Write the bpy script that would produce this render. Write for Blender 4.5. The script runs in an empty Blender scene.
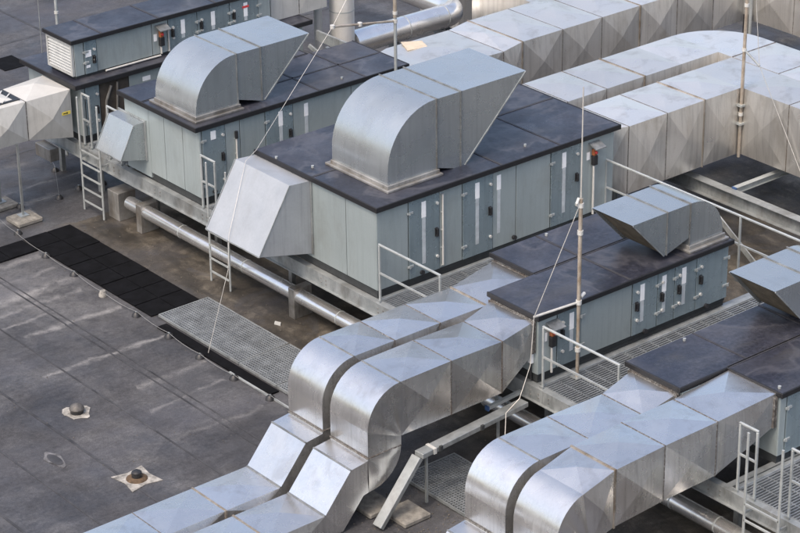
import bpy, math, random
from mathutils import Vector, Matrix
random.seed(7)
scene = bpy.context.scene
col = scene.collection
GZ = -0.27                      # roof deck level
PZ = 1.05                       # walkway level
OFF = {}                        # object name -> offset of its local frame in the world

# ------------------------------------------------------------------ materials
def nodes(name):
    m = bpy.data.materials.new(name); m.use_nodes = True
    nt = m.node_tree; nt.nodes.clear()
    out = nt.nodes.new('ShaderNodeOutputMaterial')
    b = nt.nodes.new('ShaderNodeBsdfPrincipled')
    nt.links.new(b.outputs[0], out.inputs[0])
    return m, nt, b
def N(nt, t, **kw):
    n = nt.nodes.new(t)
    for k, v in kw.items():
        if k in n.inputs.keys(): n.inputs[k].default_value = v
        else: setattr(n, k, v)
    return n
def L(nt, a, b): nt.links.new(a, b)
def pos(nt, scale=(1, 1, 1), rot=(0, 0, 0)):
    g = N(nt, 'ShaderNodeNewGeometry'); mp = N(nt, 'ShaderNodeMapping')
    mp.inputs['Scale'].default_value = scale; mp.inputs['Rotation'].default_value = rot
    L(nt, g.outputs['Position'], mp.inputs['Vector']); return mp.outputs[0]
def noise(nt, vec, scale, detail=6, rough=.6, dist=0):
    n = N(nt, 'ShaderNodeTexNoise'); n.inputs['Scale'].default_value = scale; n.inputs['Detail'].default_value = detail
    n.inputs['Roughness'].default_value = rough; n.inputs['Distortion'].default_value = dist
    L(nt, vec, n.inputs['Vector']); return n.outputs['Fac']
def ramp(nt, fac, stops, interp='LINEAR'):
    r = N(nt, 'ShaderNodeValToRGB'); r.color_ramp.interpolation = interp
    e = r.color_ramp.elements
    while len(e) < len(stops): e.new(.5)
    for i, (p, c) in enumerate(stops):
        e[i].position = p; e[i].color = (c[0], c[1], c[2], 1) if not isinstance(c, (int, float)) else (c, c, c, 1)
    L(nt, fac, r.inputs[0]); return r.outputs[0]
def mix(nt, fac, a, b, mode='MIX'):
    m = N(nt, 'ShaderNodeMix', data_type='RGBA', blend_type=mode)
    if isinstance(fac, (int, float)): m.inputs[0].default_value = fac
    else: L(nt, fac, m.inputs[0])
    for i, v in ((6, a), (7, b)):
        if isinstance(v, tuple): m.inputs[i].default_value = (v[0], v[1], v[2], 1)
        else: L(nt, v, m.inputs[i])
    return m.outputs[2]
def math_(nt, op, a, b=None, clamp=False):
    m = N(nt, 'ShaderNodeMath', operation=op); m.use_clamp = clamp
    for i, v in enumerate((a, b)):
        if v is None: continue
        if isinstance(v, (int, float)): m.inputs[i].default_value = v
        else: L(nt, v, m.inputs[i])
    return m.outputs[0]
def bump(nt, b, h, strength, dist):
    n = N(nt, 'ShaderNodeBump'); n.inputs['Strength'].default_value = strength; n.inputs['Distance'].default_value = dist
    L(nt, h, n.inputs['Height']); L(nt, n.outputs[0], b.inputs['Normal'])

def galv(name, dark, base, light, metallic, rough, mott=1.6, streak=.35, sax=(9, 9, .5), stain=None, stain_amt=.0, spang=.10, bm=.25, bscale=2.2, sheet=.12):
    m, nt, b = nodes(name)
    p = pos(nt)
    c = ramp(nt, noise(nt, p, mott, 5, .6, .3), [(.28, dark), (.5, base), (.74, light)])
    c = mix(nt, 1.0, c, ramp(nt, noise(nt, p, 26, 3, .6), [(.3, 1 - spang), (.7, 1.0)]), 'MULTIPLY')
    s = noise(nt, pos(nt, sax), 1.3, 4, .62)
    gn = N(nt, 'ShaderNodeNewGeometry'); sz = N(nt, 'ShaderNodeSeparateXYZ'); L(nt, gn.outputs['Normal'], sz.inputs[0])
    upright = math_(nt, 'SUBTRACT', 1.0, math_(nt, 'MULTIPLY', math_(nt, 'ABSOLUTE', sz.outputs[2]), 1.3), True)
    c = mix(nt, upright, c, mix(nt, 1.0, c, ramp(nt, s, [(.34, 1 - streak), (.52, 1.0), (.7, 1.0)]), 'MULTIPLY'))
    if stain:
        f = ramp(nt, noise(nt, pos(nt, (2.2, 2.2, .9)), .9, 6, .66, .4), [(.52, 0.0), (.68, stain_amt)])
        c = mix(nt, f, c, stain)
    oi = N(nt, 'ShaderNodeObjectInfo')
    c = mix(nt, 1.0, c, ramp(nt, oi.outputs['Random'], [(0, 1 - sheet), (1, 1.0)]), 'MULTIPLY')
    L(nt, c, b.inputs['Base Color'])
    b.inputs['Metallic'].default_value = metallic
    r = ramp(nt, noise(nt, p, 2.1, 3, .6), [(.3, rough - .05), (.7, rough + .08)])
    L(nt, r, b.inputs['Roughness'])
    bump(nt, b, noise(nt, p, bscale, 1, .4), bm, .03)
    return m
def plain(name, c, rough=.5, metallic=0., var=.25, scale=9, bm=0):
    m, nt, b = nodes(name); p = pos(nt)
    n = noise(nt, p, scale, 6, .65)
    L(nt, ramp(nt, n, [(.3, tuple(x * (1 - var) for x in c)), (.7, tuple(min(1, x * (1 + var)) for x in c))]), b.inputs['Base Color'])
    b.inputs['Roughness'].default_value = rough; b.inputs['Metallic'].default_value = metallic
    if bm: bump(nt, b, n, bm, .01)
    return m

M = {}
M['panel'] = galv('galvanised_panel', (.345, .40, .41), (.38, .44, .45), (.415, .475, .482), .34, .34, .7, .08, (10, 10, .5), (.26, .28, .27), .4, .04, .07, 2.2, .14)
M['endpanel'] = M['panel']
M['door'] = galv('door_panel', (.30, .38, .42), (.34, .425, .465), (.385, .47, .505), .58, .25, .9, .14, (9, 9, .5), None, 0, .03, .10)
M['hood'] = galv('hood_sheet', (.44, .475, .49), (.465, .50, .515), (.49, .525, .54), .74, .26, .6, .10, (9, 9, .4), (.36, .38, .38), .35, .03, .05, 1.2, .10)
M['whitehood'] = galv('pale_hood_sheet', (.38, .405, .435), (.425, .45, .48), (.47, .495, .525), .38, .36, 1.6, .12, (12, 12, .5), (.30, .31, .31), .35, .06, .07)
M['duct'] = galv('duct_sheet', (.73, .725, .71), (.775, .77, .755), (.81, .805, .79), .90, .25, .7, .20, (16, 16, .3), (.36, .33, .30), .30, .05, .16, 2.0, .18)
M['oldduct'] = galv('weathered_duct_sheet', (.75, .74, .71), (.80, .785, .75), (.84, .82, .78), .76, .32, .6, .20, (9, 9, .22), (.42, .385, .33), .45, .05, .10, 2.0, .18)
M['creamduct'] = galv('cream_duct_sheet', (.46, .455, .43), (.54, .535, .505), (.62, .615, .585), .15, .45, 1.4, .16, (7, 7, .5), None, 0, .03, .08)
M['pipe'] = galv('pipe_cladding', (.72, .72, .715), (.80, .80, .79), (.87, .87, .86), .85, .22, 2, .06, (8, 1, 8), (.40, .33, .25), .3, .0, .02)
M['frame'] = galv('galvanised_steel', (.26, .285, .29), (.36, .385, .39), (.46, .485, .49), .5, .42, 3.0, .3, (4, 4, 1.5), (.17, .16, .14), .5, .08, .10)
M['rail'] = galv('rail_steel', (.36, .385, .385), (.43, .46, .46), (.50, .53, .53), .35, .45, 5, .1, (4, 4, 2), None, 0, .1, .05)
M['grate'] = plain('grating_steel', (.24, .26, .275), .45, .4, .3, 4)
M['flange'] = galv('flange_steel', (.05, .045, .04), (.15, .14, .13), (.42, .42, .41), .3, .5, 26, .2, (6, 6, 2), (.13, .08, .045), .5, .1, .05)
M['groove'] = plain('dark_gap', (.03, .034, .036), .7)
M['seamdark'] = galv('seam_steel', (.16, .17, .175), (.25, .265, .27), (.36, .375, .38), .5, .42, 5, .2, (6, 6, 2), (.15, .11, .07), .4, .05, .05)
M['flue'] = galv('flue_sheet', (.62, .61, .57), (.70, .69, .66), (.77, .765, .74), .25, .35, 2, .1, (6, 6, .6), None, 0, .02, .04)
M['capmetal'] = plain('dark_cap', (.09, .085, .08), .6, .3, .5, 9, .3)
M['groundwire'] = plain('grey_wire', (.20, .20, .195), .5, .3, .2)
M['rustflange'] = galv('stained_flange', (.16, .13, .09), (.27, .24, .20), (.40, .385, .36), .35, .5, 4, .3, (6, 6, 2), (.15, .085, .04), .6, .1, .05)
M['gritty'] = plain('grit_grey', (.10, .09, .075), .9, 0, .6, 30)
M['patchgrey'] = plain('patch_grey', (.10, .10, .105), .8, 0, .8, 5, .3)
M['louvre'] = plain('louvre_grey', (.42, .43, .42), .5, .2, .12, 6)
M['trim'] = plain('black_trim', (.010, .010, .012), .55)
M['black'] = plain('black_plastic', (.018, .018, .02), .45)
M['white'] = plain('white_label', (.80, .81, .82), .45, 0, .06)
M['bright'] = plain('bright_strip', (.66, .71, .74), .30, .45, .18, 5)  # pale colour imitating vertical glints on the door sheets
M['conduit'] = plain('pale_conduit', (.48, .475, .45), .45, 0, .12)
M['orange'] = plain('orange_switch', (.26, .085, .03), .5)
M['redp'] = plain('red_print', (.55, .05, .05), .5)
M['yellow'] = plain('yellow_sticker', (.62, .50, .08), .5, 0, .15)
M['screen'] = plain('hood_screen', (.10, .085, .06), .75, .1, .5, 5)
M['mast'] = galv('mast_steel', (.30, .24, .18), (.42, .37, .31), (.52, .48, .42), .4, .45, 5, .2, (4, 4, 2), (.28, .17, .09), .5, .1, .05)
M['wire'] = plain('aluminium_wire', (.50, .49, .46), .5, .4, .15)
M['clamp'] = plain('white_clamp', (.50, .50, .48), .45, .1, .12)
M['concrete'] = plain('concrete', (.19, .18, .16), .9, 0, .5, 6, .4)
M['rubber'] = plain('black_rubber', (.0035, .0037, .0048), .85, 0, .6, 4, .2)
M['rubberedge'] = plain('rubber_edge', (.035, .035, .04), .6, 0, .3, 6)
M['lead'] = plain('pale_flashing', (.25, .24, .22), .8, 0, .75, 7, .4)
M['rust'] = plain('rusty_metal', (.085, .055, .032), .85, .1, .6, 12, .3)
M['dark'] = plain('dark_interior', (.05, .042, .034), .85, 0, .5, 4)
M['plywood'] = plain('beige_board', (.50, .43, .33), .7, 0, .2, 4)
M['blue'] = plain('blue_cap', (.03, .07, .17), .5)
M['brownbox'] = galv('dirty_zinc', (.20, .19, .175), (.33, .325, .31), (.46, .455, .44), .55, .40, 2.2, .3, (5, 5, 1), (.16, .12, .08), .5, .06, .1)

def roof_black():
    m, nt, b = nodes('black_roof_membrane'); p = pos(nt)
    c = ramp(nt, noise(nt, p, .8, 8, .62, .5), [(.25, (.012, .013, .021)), (.5, (.023, .025, .036)), (.75, (.045, .047, .062))])
    c = mix(nt, .8, c, ramp(nt, noise(nt, p, 16, 6, .75), [(.3, .4), (.5, 1.), (.75, 1.9)]), 'MULTIPLY')
    n2 = noise(nt, p, .5, 5, .55, .4)
    ring = ramp(nt, n2, [(.455, 0.), (.49, .55), (.505, .25), (.60, 0.)])
    c = mix(nt, ring, c, (.085, .085, .098))
    sc = ramp(nt, noise(nt, pos(nt, (1, 4, 1)), 1.3, 9, .8, .5), [(.56, 0.), (.76, .6)])
    c = mix(nt, sc, c, (.115, .115, .13))
    du = ramp(nt, noise(nt, pos(nt, (1, 1.6, 1)), .42, 6, .65, .5), [(.55, 0.), (.72, .4)])
    c = mix(nt, du, c, (.070, .065, .056))
    L(nt, c, b.inputs['Base Color'])
    L(nt, ramp(nt, noise(nt, p, 1.2, 6, .7), [(.3, .24), (.7, .50)]), b.inputs['Roughness'])
    bump(nt, b, noise(nt, p, 2.2, 5, .6), .22, .02)
    return m
M['roof'] = roof_black()
M['rubber'].node_tree.nodes['Principled BSDF'].inputs['Specular IOR Level'].default_value = .12

def deck():
    m, nt, b = nodes('bitumen_deck'); p = pos(nt)
    fine = noise(nt, p, 14, 10, .8)
    big = noise(nt, p, .45, 8, .62, .5)
    c = ramp(nt, big, [(.28, (.024, .024, .027)), (.5, (.047, .047, .051)), (.72, (.098, .097, .099))])
    c = mix(nt, .85, c, ramp(nt, fine, [(.25, .35), (.5, 1.), (.78, 1.7)]), 'MULTIPLY')
    mid = noise(nt, p, 2.1, 8, .72, .8)
    c = mix(nt, .8, c, ramp(nt, mid, [(.28, .62), (.5, 1.), (.74, 1.42)]), 'MULTIPLY')
    # long brushed streaks along the roof rolls
    st = noise(nt, pos(nt, (.5, 5, 1)), 1.2, 8, .7, .4)
    c = mix(nt, .6, c, ramp(nt, st, [(.3, .6), (.5, 1.), (.75, 1.35)]), 'MULTIPLY')
    g = N(nt, 'ShaderNodeNewGeometry'); sp = N(nt, 'ShaderNodeSeparateXYZ'); L(nt, g.outputs['Position'], sp.inputs[0])
    X, Y = sp.outputs[0], sp.outputs[1]
    wob = math_(nt, 'MULTIPLY', math_(nt, 'SUBTRACT', noise(nt, p, .8, 5, .6), .5), .9)
    # pale lime lines left where puddles dried, running across the rolls
    tot = None
    for (y0, w, xa, xb, amt) in ((6.85, .22, -7, -2.3, 1.), (6.3, .10, -4.4, -2.5, .7), (5.15, .13, -4.6, -2.3, 1.), (5.75, .07, -5.4, -3.5, .9), (3.55, .10, -5.1, -2.3, .9), (8.3, .20, -6, -2.2, .7), (2.2, .12, -3.9, -2.4, .7), (1.3, .07, -4.2, -2.6, .6), (7.5, .08, -4.2, -2.4, .6), (10.2, .25, -5, -1.2, .7), (.1, .10, -4.6, -2.6, .4),
                             (12.6, .3, -3, 2, .35), (14.8, .25, -2, 3, .4), (10.6, .15, -4, .5, .55), (11.4, .1, -3.5, 1, .5)):
        d = math_(nt, 'ABSOLUTE', math_(nt, 'SUBTRACT', math_(nt, 'ADD', Y, math_(nt, 'MULTIPLY', wob, .9)), y0))
        f = math_(nt, 'SUBTRACT', 1.0, math_(nt, 'DIVIDE', d, w), True)
        a = math_(nt, 'MULTIPLY', math_(nt, 'GREATER_THAN', math_(nt, 'ADD', X, wob), xa), math_(nt, 'LESS_THAN', math_(nt, 'ADD', X, wob), xb))
        f = math_(nt, 'MULTIPLY', math_(nt, 'MULTIPLY', f, a), amt)
        tot = f if tot is None else math_(nt, 'MAXIMUM', tot, f)
    brk = ramp(nt, noise(nt, p, 2.4, 8, .75), [(.36, .05), (.58, 1.)])
    tot = math_(nt, 'MULTIPLY', tot, brk)
    zx = math_(nt, 'SUBTRACT', 1.0, math_(nt, 'MULTIPLY', math_(nt, 'ABSOLUTE', math_(nt, 'ADD', math_(nt, 'ADD', X, wob), 3.4)), .42), True)
    zy = math_(nt, 'SUBTRACT', 1.0, math_(nt, 'MULTIPLY', math_(nt, 'ABSOLUTE', math_(nt, 'SUBTRACT', math_(nt, 'ADD', Y, wob), 6.4)), .28), True)
    pz_ = math_(nt, 'MULTIPLY', math_(nt, 'MULTIPLY', zx, zy), ramp(nt, noise(nt, p, 3.0, 9, .78, .4), [(.38, 0.), (.62, .75)]))
    c = mix(nt, pz_, c, (.15, .148, .147))
    c = mix(nt, math_(nt, 'MULTIPLY', tot, .75), c, (.25, .245, .24))
    # brown silt under and around the machines, darkened to add contact shade
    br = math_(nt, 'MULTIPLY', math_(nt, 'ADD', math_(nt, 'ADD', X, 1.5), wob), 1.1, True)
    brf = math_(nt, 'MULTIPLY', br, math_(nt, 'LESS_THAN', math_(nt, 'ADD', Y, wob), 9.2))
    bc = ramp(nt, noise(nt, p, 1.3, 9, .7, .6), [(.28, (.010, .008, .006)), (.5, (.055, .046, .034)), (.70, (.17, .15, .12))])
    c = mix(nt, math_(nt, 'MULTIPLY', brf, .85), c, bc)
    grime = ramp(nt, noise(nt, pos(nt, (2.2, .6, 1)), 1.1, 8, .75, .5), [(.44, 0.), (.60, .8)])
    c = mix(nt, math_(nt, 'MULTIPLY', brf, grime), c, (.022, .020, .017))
    # dark tide patches
    dk = ramp(nt, noise(nt, p, .62, 6, .6, 1.2), [(.56, 0.), (.60, .45)])
    c = mix(nt, dk, c, (.050, .050, .054))
    # wet bluish bloom
    bl = ramp(nt, noise(nt, pos(nt, (.35, 1, 1)), .55, 5, .55), [(.52, 0.), (.7, .45)])
    c = mix(nt, bl, c, (.075, .078, .095))
    L(nt, c, b.inputs['Base Color'])
    L(nt, ramp(nt, noise(nt, p, .7, 7, .65), [(.35, .42), (.65, .85)]), b.inputs['Roughness'])
    grit = ramp(nt, noise(nt, p, 60, 4, .8), [(.3, .45), (.5, 1.), (.72, 1.75)])
    c = mix(nt, .9, c, grit, 'MULTIPLY')
    sp_ = ramp(nt, noise(nt, p, 22, 3, .6), [(.70, 0.), (.76, .7)])
    c = mix(nt, sp_, c, (.26, .25, .23))
    L(nt, c, b.inputs['Base Color'])
    bump(nt, b, fine, .35, .012)
    return m
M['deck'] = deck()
M['seam'] = plain('membrane_lap', (.040, .040, .043), .6, 0, .65, 2.2, .2)

# ------------------------------------------------------------------ mesh builder
class MB:
    def __init__(s): s.v = []; s.f = []
    def quad(s, *p):
        i = len(s.v); s.v += [Vector(q) for q in p]; s.f.append(tuple(range(i, i + len(p))))
    def box(s, x0, x1, y0, y1, z0, z1):
        if x0 > x1: x0, x1 = x1, x0
        if y0 > y1: y0, y1 = y1, y0
        if z0 > z1: z0, z1 = z1, z0
        i = len(s.v)
        s.v += [Vector(q) for q in ((x0,y0,z0),(x1,y0,z0),(x1,y1,z0),(x0,y1,z0),(x0,y0,z1),(x1,y0,z1),(x1,y1,z1),(x0,y1,z1))]
        s.f += [tuple(i + k for k in q) for q in ((3,2,1,0),(4,5,6,7),(0,1,5,4),(1,2,6,5),(2,3,7,6),(3,0,4,7))]
        return s
    def bar(s, a, b, w, h, up=(0, 0, 1)):
        a = Vector(a); b = Vector(b); d = (b - a).normalized(); up = Vector(up)
        if abs(d.dot(up)) > .98: up = Vector((1, 0, 0))
        r = d.cross(up).normalized(); u = r.cross(d)
        i = len(s.v)
        for q in (a, b):
            for (p, k) in ((-1,-1),(1,-1),(1,1),(-1,1)): s.v.append(q + r * (w / 2 * p) + u * (h / 2 * k))
        s.f += [tuple(i + k for k in q) for q in ((0,1,2,3),(7,6,5,4),(0,4,5,1),(1,5,6,2),(2,6,7,3),(3,7,4,0))]
        return s
    def tube(s, pts, r, n=10, cap=True):
        pts = [Vector(p) for p in pts]; rings = []
        ref = None
        for k, p in enumerate(pts):
            d = ((pts[min(k + 1, len(pts) - 1)] - p).normalized() + (p - pts[max(k - 1, 0)]).normalized()).normalized()
            if ref is None:
                ref = Vector((0, 0, 1)) if abs(d.z) < .9 else Vector((1, 0, 0))
            u = d.cross(ref).normalized(); w = u.cross(d)
            rr = r[k] if isinstance(r, (list, tuple)) else r
            i = len(s.v)
            for q in range(n):
                t = 2 * math.pi * q / n; s.v.append(p + (u * math.cos(t) + w * math.sin(t)) * rr)
            rings.append(i)
        for a, b in zip(rings, rings[1:]):
            for q in range(n): s.f.append((a + q, b + q, b + (q + 1) % n, a + (q + 1) % n)[::-1])
        if cap:
            s.f.append(tuple(rings[0] + q for q in range(n))); s.f.append(tuple(rings[-1] + q for q in range(n))[::-1])
        return s
    def prism(s, prof, axis, a, b):
        """closed profile extruded along an axis: 'y' takes (x,z), 'z' takes (x,y), 'x' takes (y,z)"""
        def mk(p, t): return {'y': (p[0], t, p[1]), 'z': (p[0], p[1], t), 'x': (t, p[0], p[1])}[axis]
        i = len(s.v); n = len(prof)
        s.v += [Vector(mk(p, a)) for p in prof] + [Vector(mk(p, b)) for p in prof]
        s.f.append(tuple(range(i, i + n))); s.f.append(tuple(range(i + 2 * n - 1, i + n - 1, -1)))
        for k in range(n): s.f.append((i + k, i + n + k, i + n + (k + 1) % n, i + (k + 1) % n))
        return s
    def pyr(s, a, b, c, d, h, centre):
        """cross-broken sheet: the four corners and a slightly raised middle, raised away from 'centre'"""
        a, b, c, d = map(Vector, (a, b, c, d)); m = (a + b + c + d) / 4
        n = (c - a).cross(d - b)
        if n.length < 1e-8: return
        n.normalize()
        if n.dot(m - Vector(centre)) < 0: n = -n
        i = len(s.v); s.v += [a, b, c, d, m + n * h]
        s.f += [(i, i + 1, i + 4), (i + 1, i + 2, i + 4), (i + 2, i + 3, i + 4), (i + 3, i, i + 4)]
    def parts(s):
        par = list(range(len(s.v)))
        def find(i):
            while par[i] != i: par[i] = par[par[i]]; i = par[i]
            return i
        for f in s.f:
            for k in f[1:]: par[find(k)] = find(f[0])
        out = {}
        for f in s.f:
            g = out.setdefault(find(f[0]), MB()); n = g.__dict__.setdefault('ix', {})
            q = []
            for k in f:
                if k not in n: n[k] = len(g.v); g.v.append(s.v[k])
                q.append(n[k])
            g.f.append(tuple(q))
        return list(out.values())
    def build_each(s, name, mat, parent, **kw):
        return [g.build(name, mat, parent, **kw) for g in s.parts()]
    def build(s, name, mat, parent=None, loc=None, smooth=0, bevel=0, recalc=True, weld=True):
        off = OFF[parent.name] if parent is not None else Vector(loc or (0, 0, 0))
        me = bpy.data.meshes.new(name)
        me.from_pydata([v - off for v in s.v], [], s.f)
        import bmesh
        bm = bmesh.new(); bm.from_mesh(me)
        if weld: bmesh.ops.remove_doubles(bm, verts=bm.verts, dist=.0004)
        if recalc: bmesh.ops.recalc_face_normals(bm, faces=bm.faces)
        bm.to_mesh(me); bm.free()
        me.materials.append(mat)
        if smooth:
            me.shade_smooth(); me.set_sharp_from_angle(angle=math.radians(smooth))
        o = bpy.data.objects.new(name, me); col.objects.link(o)
        OFF[o.name] = off
        if parent is not None: o.parent = parent
        else: o.location = off
        if bevel:
            bv = o.modifiers.new('bevel', 'BEVEL'); bv.width = bevel; bv.segments = 1; bv.limit_method = 'ANGLE'; bv.angle_limit = math.radians(50)
        return o
def tag(o, label, cat, group=None):
    o['label'] = label; o['category'] = cat
    if group: o['group'] = group
    return o
def thing(name, label, cat, loc, group=None):
    o = bpy.data.objects.new(name, None); col.objects.link(o); o.location = loc; o.empty_display_size = .2
    OFF[o.name] = Vector(loc); return tag(o, label, cat, group)
def struct(o): o['kind'] = 'structure'; return o
def copy_tree(o, parent=None):
    c = o.copy(); col.objects.link(c); c.parent = parent
    for ch in o.children: copy_tree(ch, c)
    return c
def B(*a): return MB().box(*a)

# ------------------------------------------------------------------ roof deck
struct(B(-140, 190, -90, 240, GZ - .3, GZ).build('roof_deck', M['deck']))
sm = MB()
for x, w in ((-3.42, .03), (-3.56, .035), (-4.62, .035), (-5.95, .05), (-7.1, .035), (-8.2, .05), (-9.3, .04)):
    y = 16.0
    while y > -16:
        yy = y - random.uniform(3, 7); j = random.uniform(-.02, .02)
        sm.box(x - w / 2 + j, x + w / 2 + j, yy + .004, y, GZ, GZ + .006); y = yy
for y, w in ((13.2, .08), (16.3, .07), (19.6, .09), (22.8, .07), (26.4, .08)):
    sm.box(-10, 40, y - w / 2, y + w / 2, GZ, GZ + .004)
for x in (1.2, 5.0, 9.2): sm.box(x - .035, x + .035, 13.4, 40, GZ, GZ + .007)
o = sm.build('roof_seams', M['seam']); struct(o)

# ------------------------------------------------------------------ air handling units
def unit(root, x0, x1, y0, y1, z0, z1, fronts, lefts, plinth=.07):
    """panelled casing of an air handling unit with its -Y front and -X end divided as given"""
    g = .017; t = .022
    B(x0 + t, x1 - t, y0 + t, y1 - t, z0, z1 - .005).build('casing', M['groove'], root)
    zb = z0 + plinth
    B(x0 + .03, x1 - .03, y0 + .04, y1 - .03, z0 - .10, zb - .012).build('plinth', M['groove'], root)
    for (xa, xb, kind) in fronts:
        p = B(xa + g / 2, xb - g / 2, y0 - (.012 if kind else 0), y0 + t, zb, z1 - .006).build('door' if kind else 'panel', M['door'] if kind else M['panel'], root, bevel=.004)
        if kind: furnish(p, xa, xb, y0 - .012, zb, z1, kind)
    for (ya, yb) in lefts:
        B(x0, x0 + t, ya + g / 2, yb - g / 2, zb, z1 - .006).build('panel', M['endpanel'], root, bevel=.004)
    B(x1 - t, x1, y0 + t + .002, y1 - t, zb, z1 - .006).build('panel', M['endpanel'], root, bevel=.004)
    B(x0 + t + .002, x1 - t - .002, y1 - t, y1, zb, z1 - .006).build('panel', M['panel'], root, bevel=.004)
def furnish(p, xa, xb, y0, zb, z1, k):
    hz = k.get('hz', (zb + z1) / 2)
    hx = xb - .09 if k.get('hinge', 'l') == 'l' else xa + .10
    gx = xa + .01 if k.get('hinge', 'l') == 'l' else xb - .01
    h = MB().box(hx - .035, hx + .035, y0 - .012, y0 - .0005, hz - .09, hz + .09)
    h.box(hx - .022, hx + .022, y0 - .05, y0 - .012, hz + .05, hz + .08).box(hx - .022, hx + .022, y0 - .05, y0 - .012, hz - .08, hz - .05).box(hx - .022, hx + .022, y0 - .062, y0 - .05, hz - .08, hz + .08)
    h.build('handle', M['black'], p, bevel=.003)
    for z in (z1 - .24, zb + .26):
        ha, hb_ = (gx - .05, gx + .09) if (k.get('hinge', 'l') == 'l' or not k.get('end')) else (gx - .12, gx + .01)
        B(ha, hb_, y0 - .02, y0 - .0005, z - .022, z + .022).box(gx - .02, gx + .02, y0 - .034, y0 - .02, z - .035, z + .035).build('hinge', M['rail'], p, bevel=.003)
        MB().tube([(hx + .02, y0 - .0005, z + .02), (hx + .02, y0 - .03, z + .02)], .03, 10).build('latch', M['clamp'], p, smooth=40)
    if 'strip' in k:
        sx = k['strip']; w = .052
        B(sx - w, sx + w, y0 - .004, y0 - .0005, z1 - .42, z1 - .10).build('sticker', M['white'], p)
        B(sx - w * .8, sx + w * .8, y0 - .003, y0 - .0005, zb + .22, z1 - .425).build('bright_strip', M['bright'], p)  # pale strip painted in place of a reflected glint
def roof_slab(root, pts_list, z0, z1, seams=()):
    r = MB()
    for k, q in enumerate(pts_list):
        r.prism(q, 'z', z0, z1)
    o = r.build('roof', M['roof'], root, bevel=.012, weld=False)
    e = MB()
    for q in pts_list:
        x0, y0 = q[0]; x1, y1 = q[2]; t = .022
        zb_, zt_ = z0 - .004, z1 + .008
        e.box(x0 - .012, x1 + .012, y0 - .012, y0 + t, zb_, zt_); e.box(x0 - .012, x0 + t, y0 + t + .002, y1, zb_ + .001, zt_ - .001); e.box(x1 - t, x1 + .012, y0 + t + .002, y1, zb_ + .001, zt_ - .001)
    e.build_each('roof_trim', M['trim'], o, bevel=.006)
    s = MB()
    for (a, b, w) in seams:
        s.bar((a[0], a[1], z1 + .003), (b[0], b[1], z1 + .003), w, .010)
    if seams: s.build_each('roof_seam', M['rubberedge'], o)
    return o
def rect(x0, x1, y0, y1): return [(x0, y0), (x1, y0), (x1, y1), (x0, y1)]
def hook(p, x, y, z):
    MB().tube([(x, y, z), (x, y, z + .04)], .028, 10).build('roof_bolt', M['rail'], p, smooth=40)

def exhaust(root, roofz, xb0, xb1, y0, y1, zt, xs, xtip, R, zin, flip, mat):
    """bent discharge hood: base on the roof, quarter bend, straight piece and slanted cowl.
    written for a bend turning towards +X; flip turns it towards -X. xb0 outer side, xb1 inner side"""
    arc = []
    for k in range(13):
        t = math.pi / 2 * k / 12
        cx = xb0 + R * flip
        arc.append((cx - flip * R * math.cos(t), zt - R + R * math.sin(t)))
    prof = [(xb1, roofz + .02), (xb0, roofz + .02)] + arc + [(xb1, zt)]
    b = MB(); b.prism(prof, 'y', y0, y1)
    bend = b.build('hood_bend', mat, root, smooth=25)
    st = MB(); st.prism([(xb1 + .004 * flip, zt - .006), (xs, zt - .006), (xs, zin), (xb1 + .004 * flip, zin + .17)], 'y', y0 + .006, y1 - .006)
    st.build('hood_collar', mat, root)
    cw = MB(); zz = zt - .003; th = .012
    A = (xs + .004 * flip, zz); T = (xtip, zz); Bm = (xs + .06 * flip, zin - .005); Bs = (xs + .004 * flip, zin + .01)
    ya, yb = y0 + .003, y1 - .003
    # cowl as sheet walls with an open slanted mouth
    cw.prism([A, T, Bm, Bs], 'y', ya, ya + th); cw.prism([A, T, Bm, Bs], 'y', yb - th, yb)
    cw.prism([A, T, (T[0] - .03 * flip, zz - th), (A[0], zz - th)], 'y', ya + th, yb - th)
    ck = cw.build('cowl', mat, root)
    lp = MB()
    for y in (ya - .005, yb + .005): lp.bar((T[0] - .01 * flip, y, T[1] - .012), (Bm[0], y, Bm[1] + .008), .012, .024)
    lp.build_each('cowl_lip', M['frame'], ck)
    s = MB(); e = .05 * flip
    s.prism([(T[0] - e * 1.6, zz - .02), (T[0] - e * 1.6 - .02 * flip, zz - .02), (Bm[0] - e - .02 * flip, Bm[1] + .01), (Bm[0] - e, Bm[1] + .01)], 'y', ya + th + .002, yb - th - .002)
    s.build('mesh_screen', M['screen'], root)
    fl = MB()
    for x in (xb1 - .012 * flip, xs - .012 * flip):
        for (a0, a1, q0, q1) in ((y0 - .022, y1 + .022, zt - .002, zt + .022),):
            fl.box(x, x + .022 * flip, a0, a1, q0, q1 - .008)
        fl.box(x, x + .022 * flip, y0 - .016, y0 - .002, (roofz + .1 if x == xb1 - .012 * flip else zin), zt - .002)
    fl.build_each('seam_flange', M['seamdark'], root, weld=False)
    f = MB(); lo, hi = min(xb0, xb1), max(xb0, xb1)
    f.box(lo - .10, hi + .06, y0 - .12, y0 - .001, roofz + .001, roofz + .045).box(lo - .10, hi + .06, y1 + .001, y1 + .1, roofz + .001, roofz + .045)
    f.box(lo - .10, lo - .001, y0 - .001, y1 + .001, roofz + .001, roofz + .045).box(hi + .001, hi + .06, y0 - .001, y1 + .001, roofz + .001, roofz + .045)
    f.box(lo - .045, hi + .03, y0 - .05, y0 - .001, roofz + .046, roofz + .11).box(lo - .045, lo - .001, y0, y1, roofz + .046, roofz + .11)
    f.build('base_flange', M['brownbox'], root, bevel=.006, weld=False)
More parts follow.
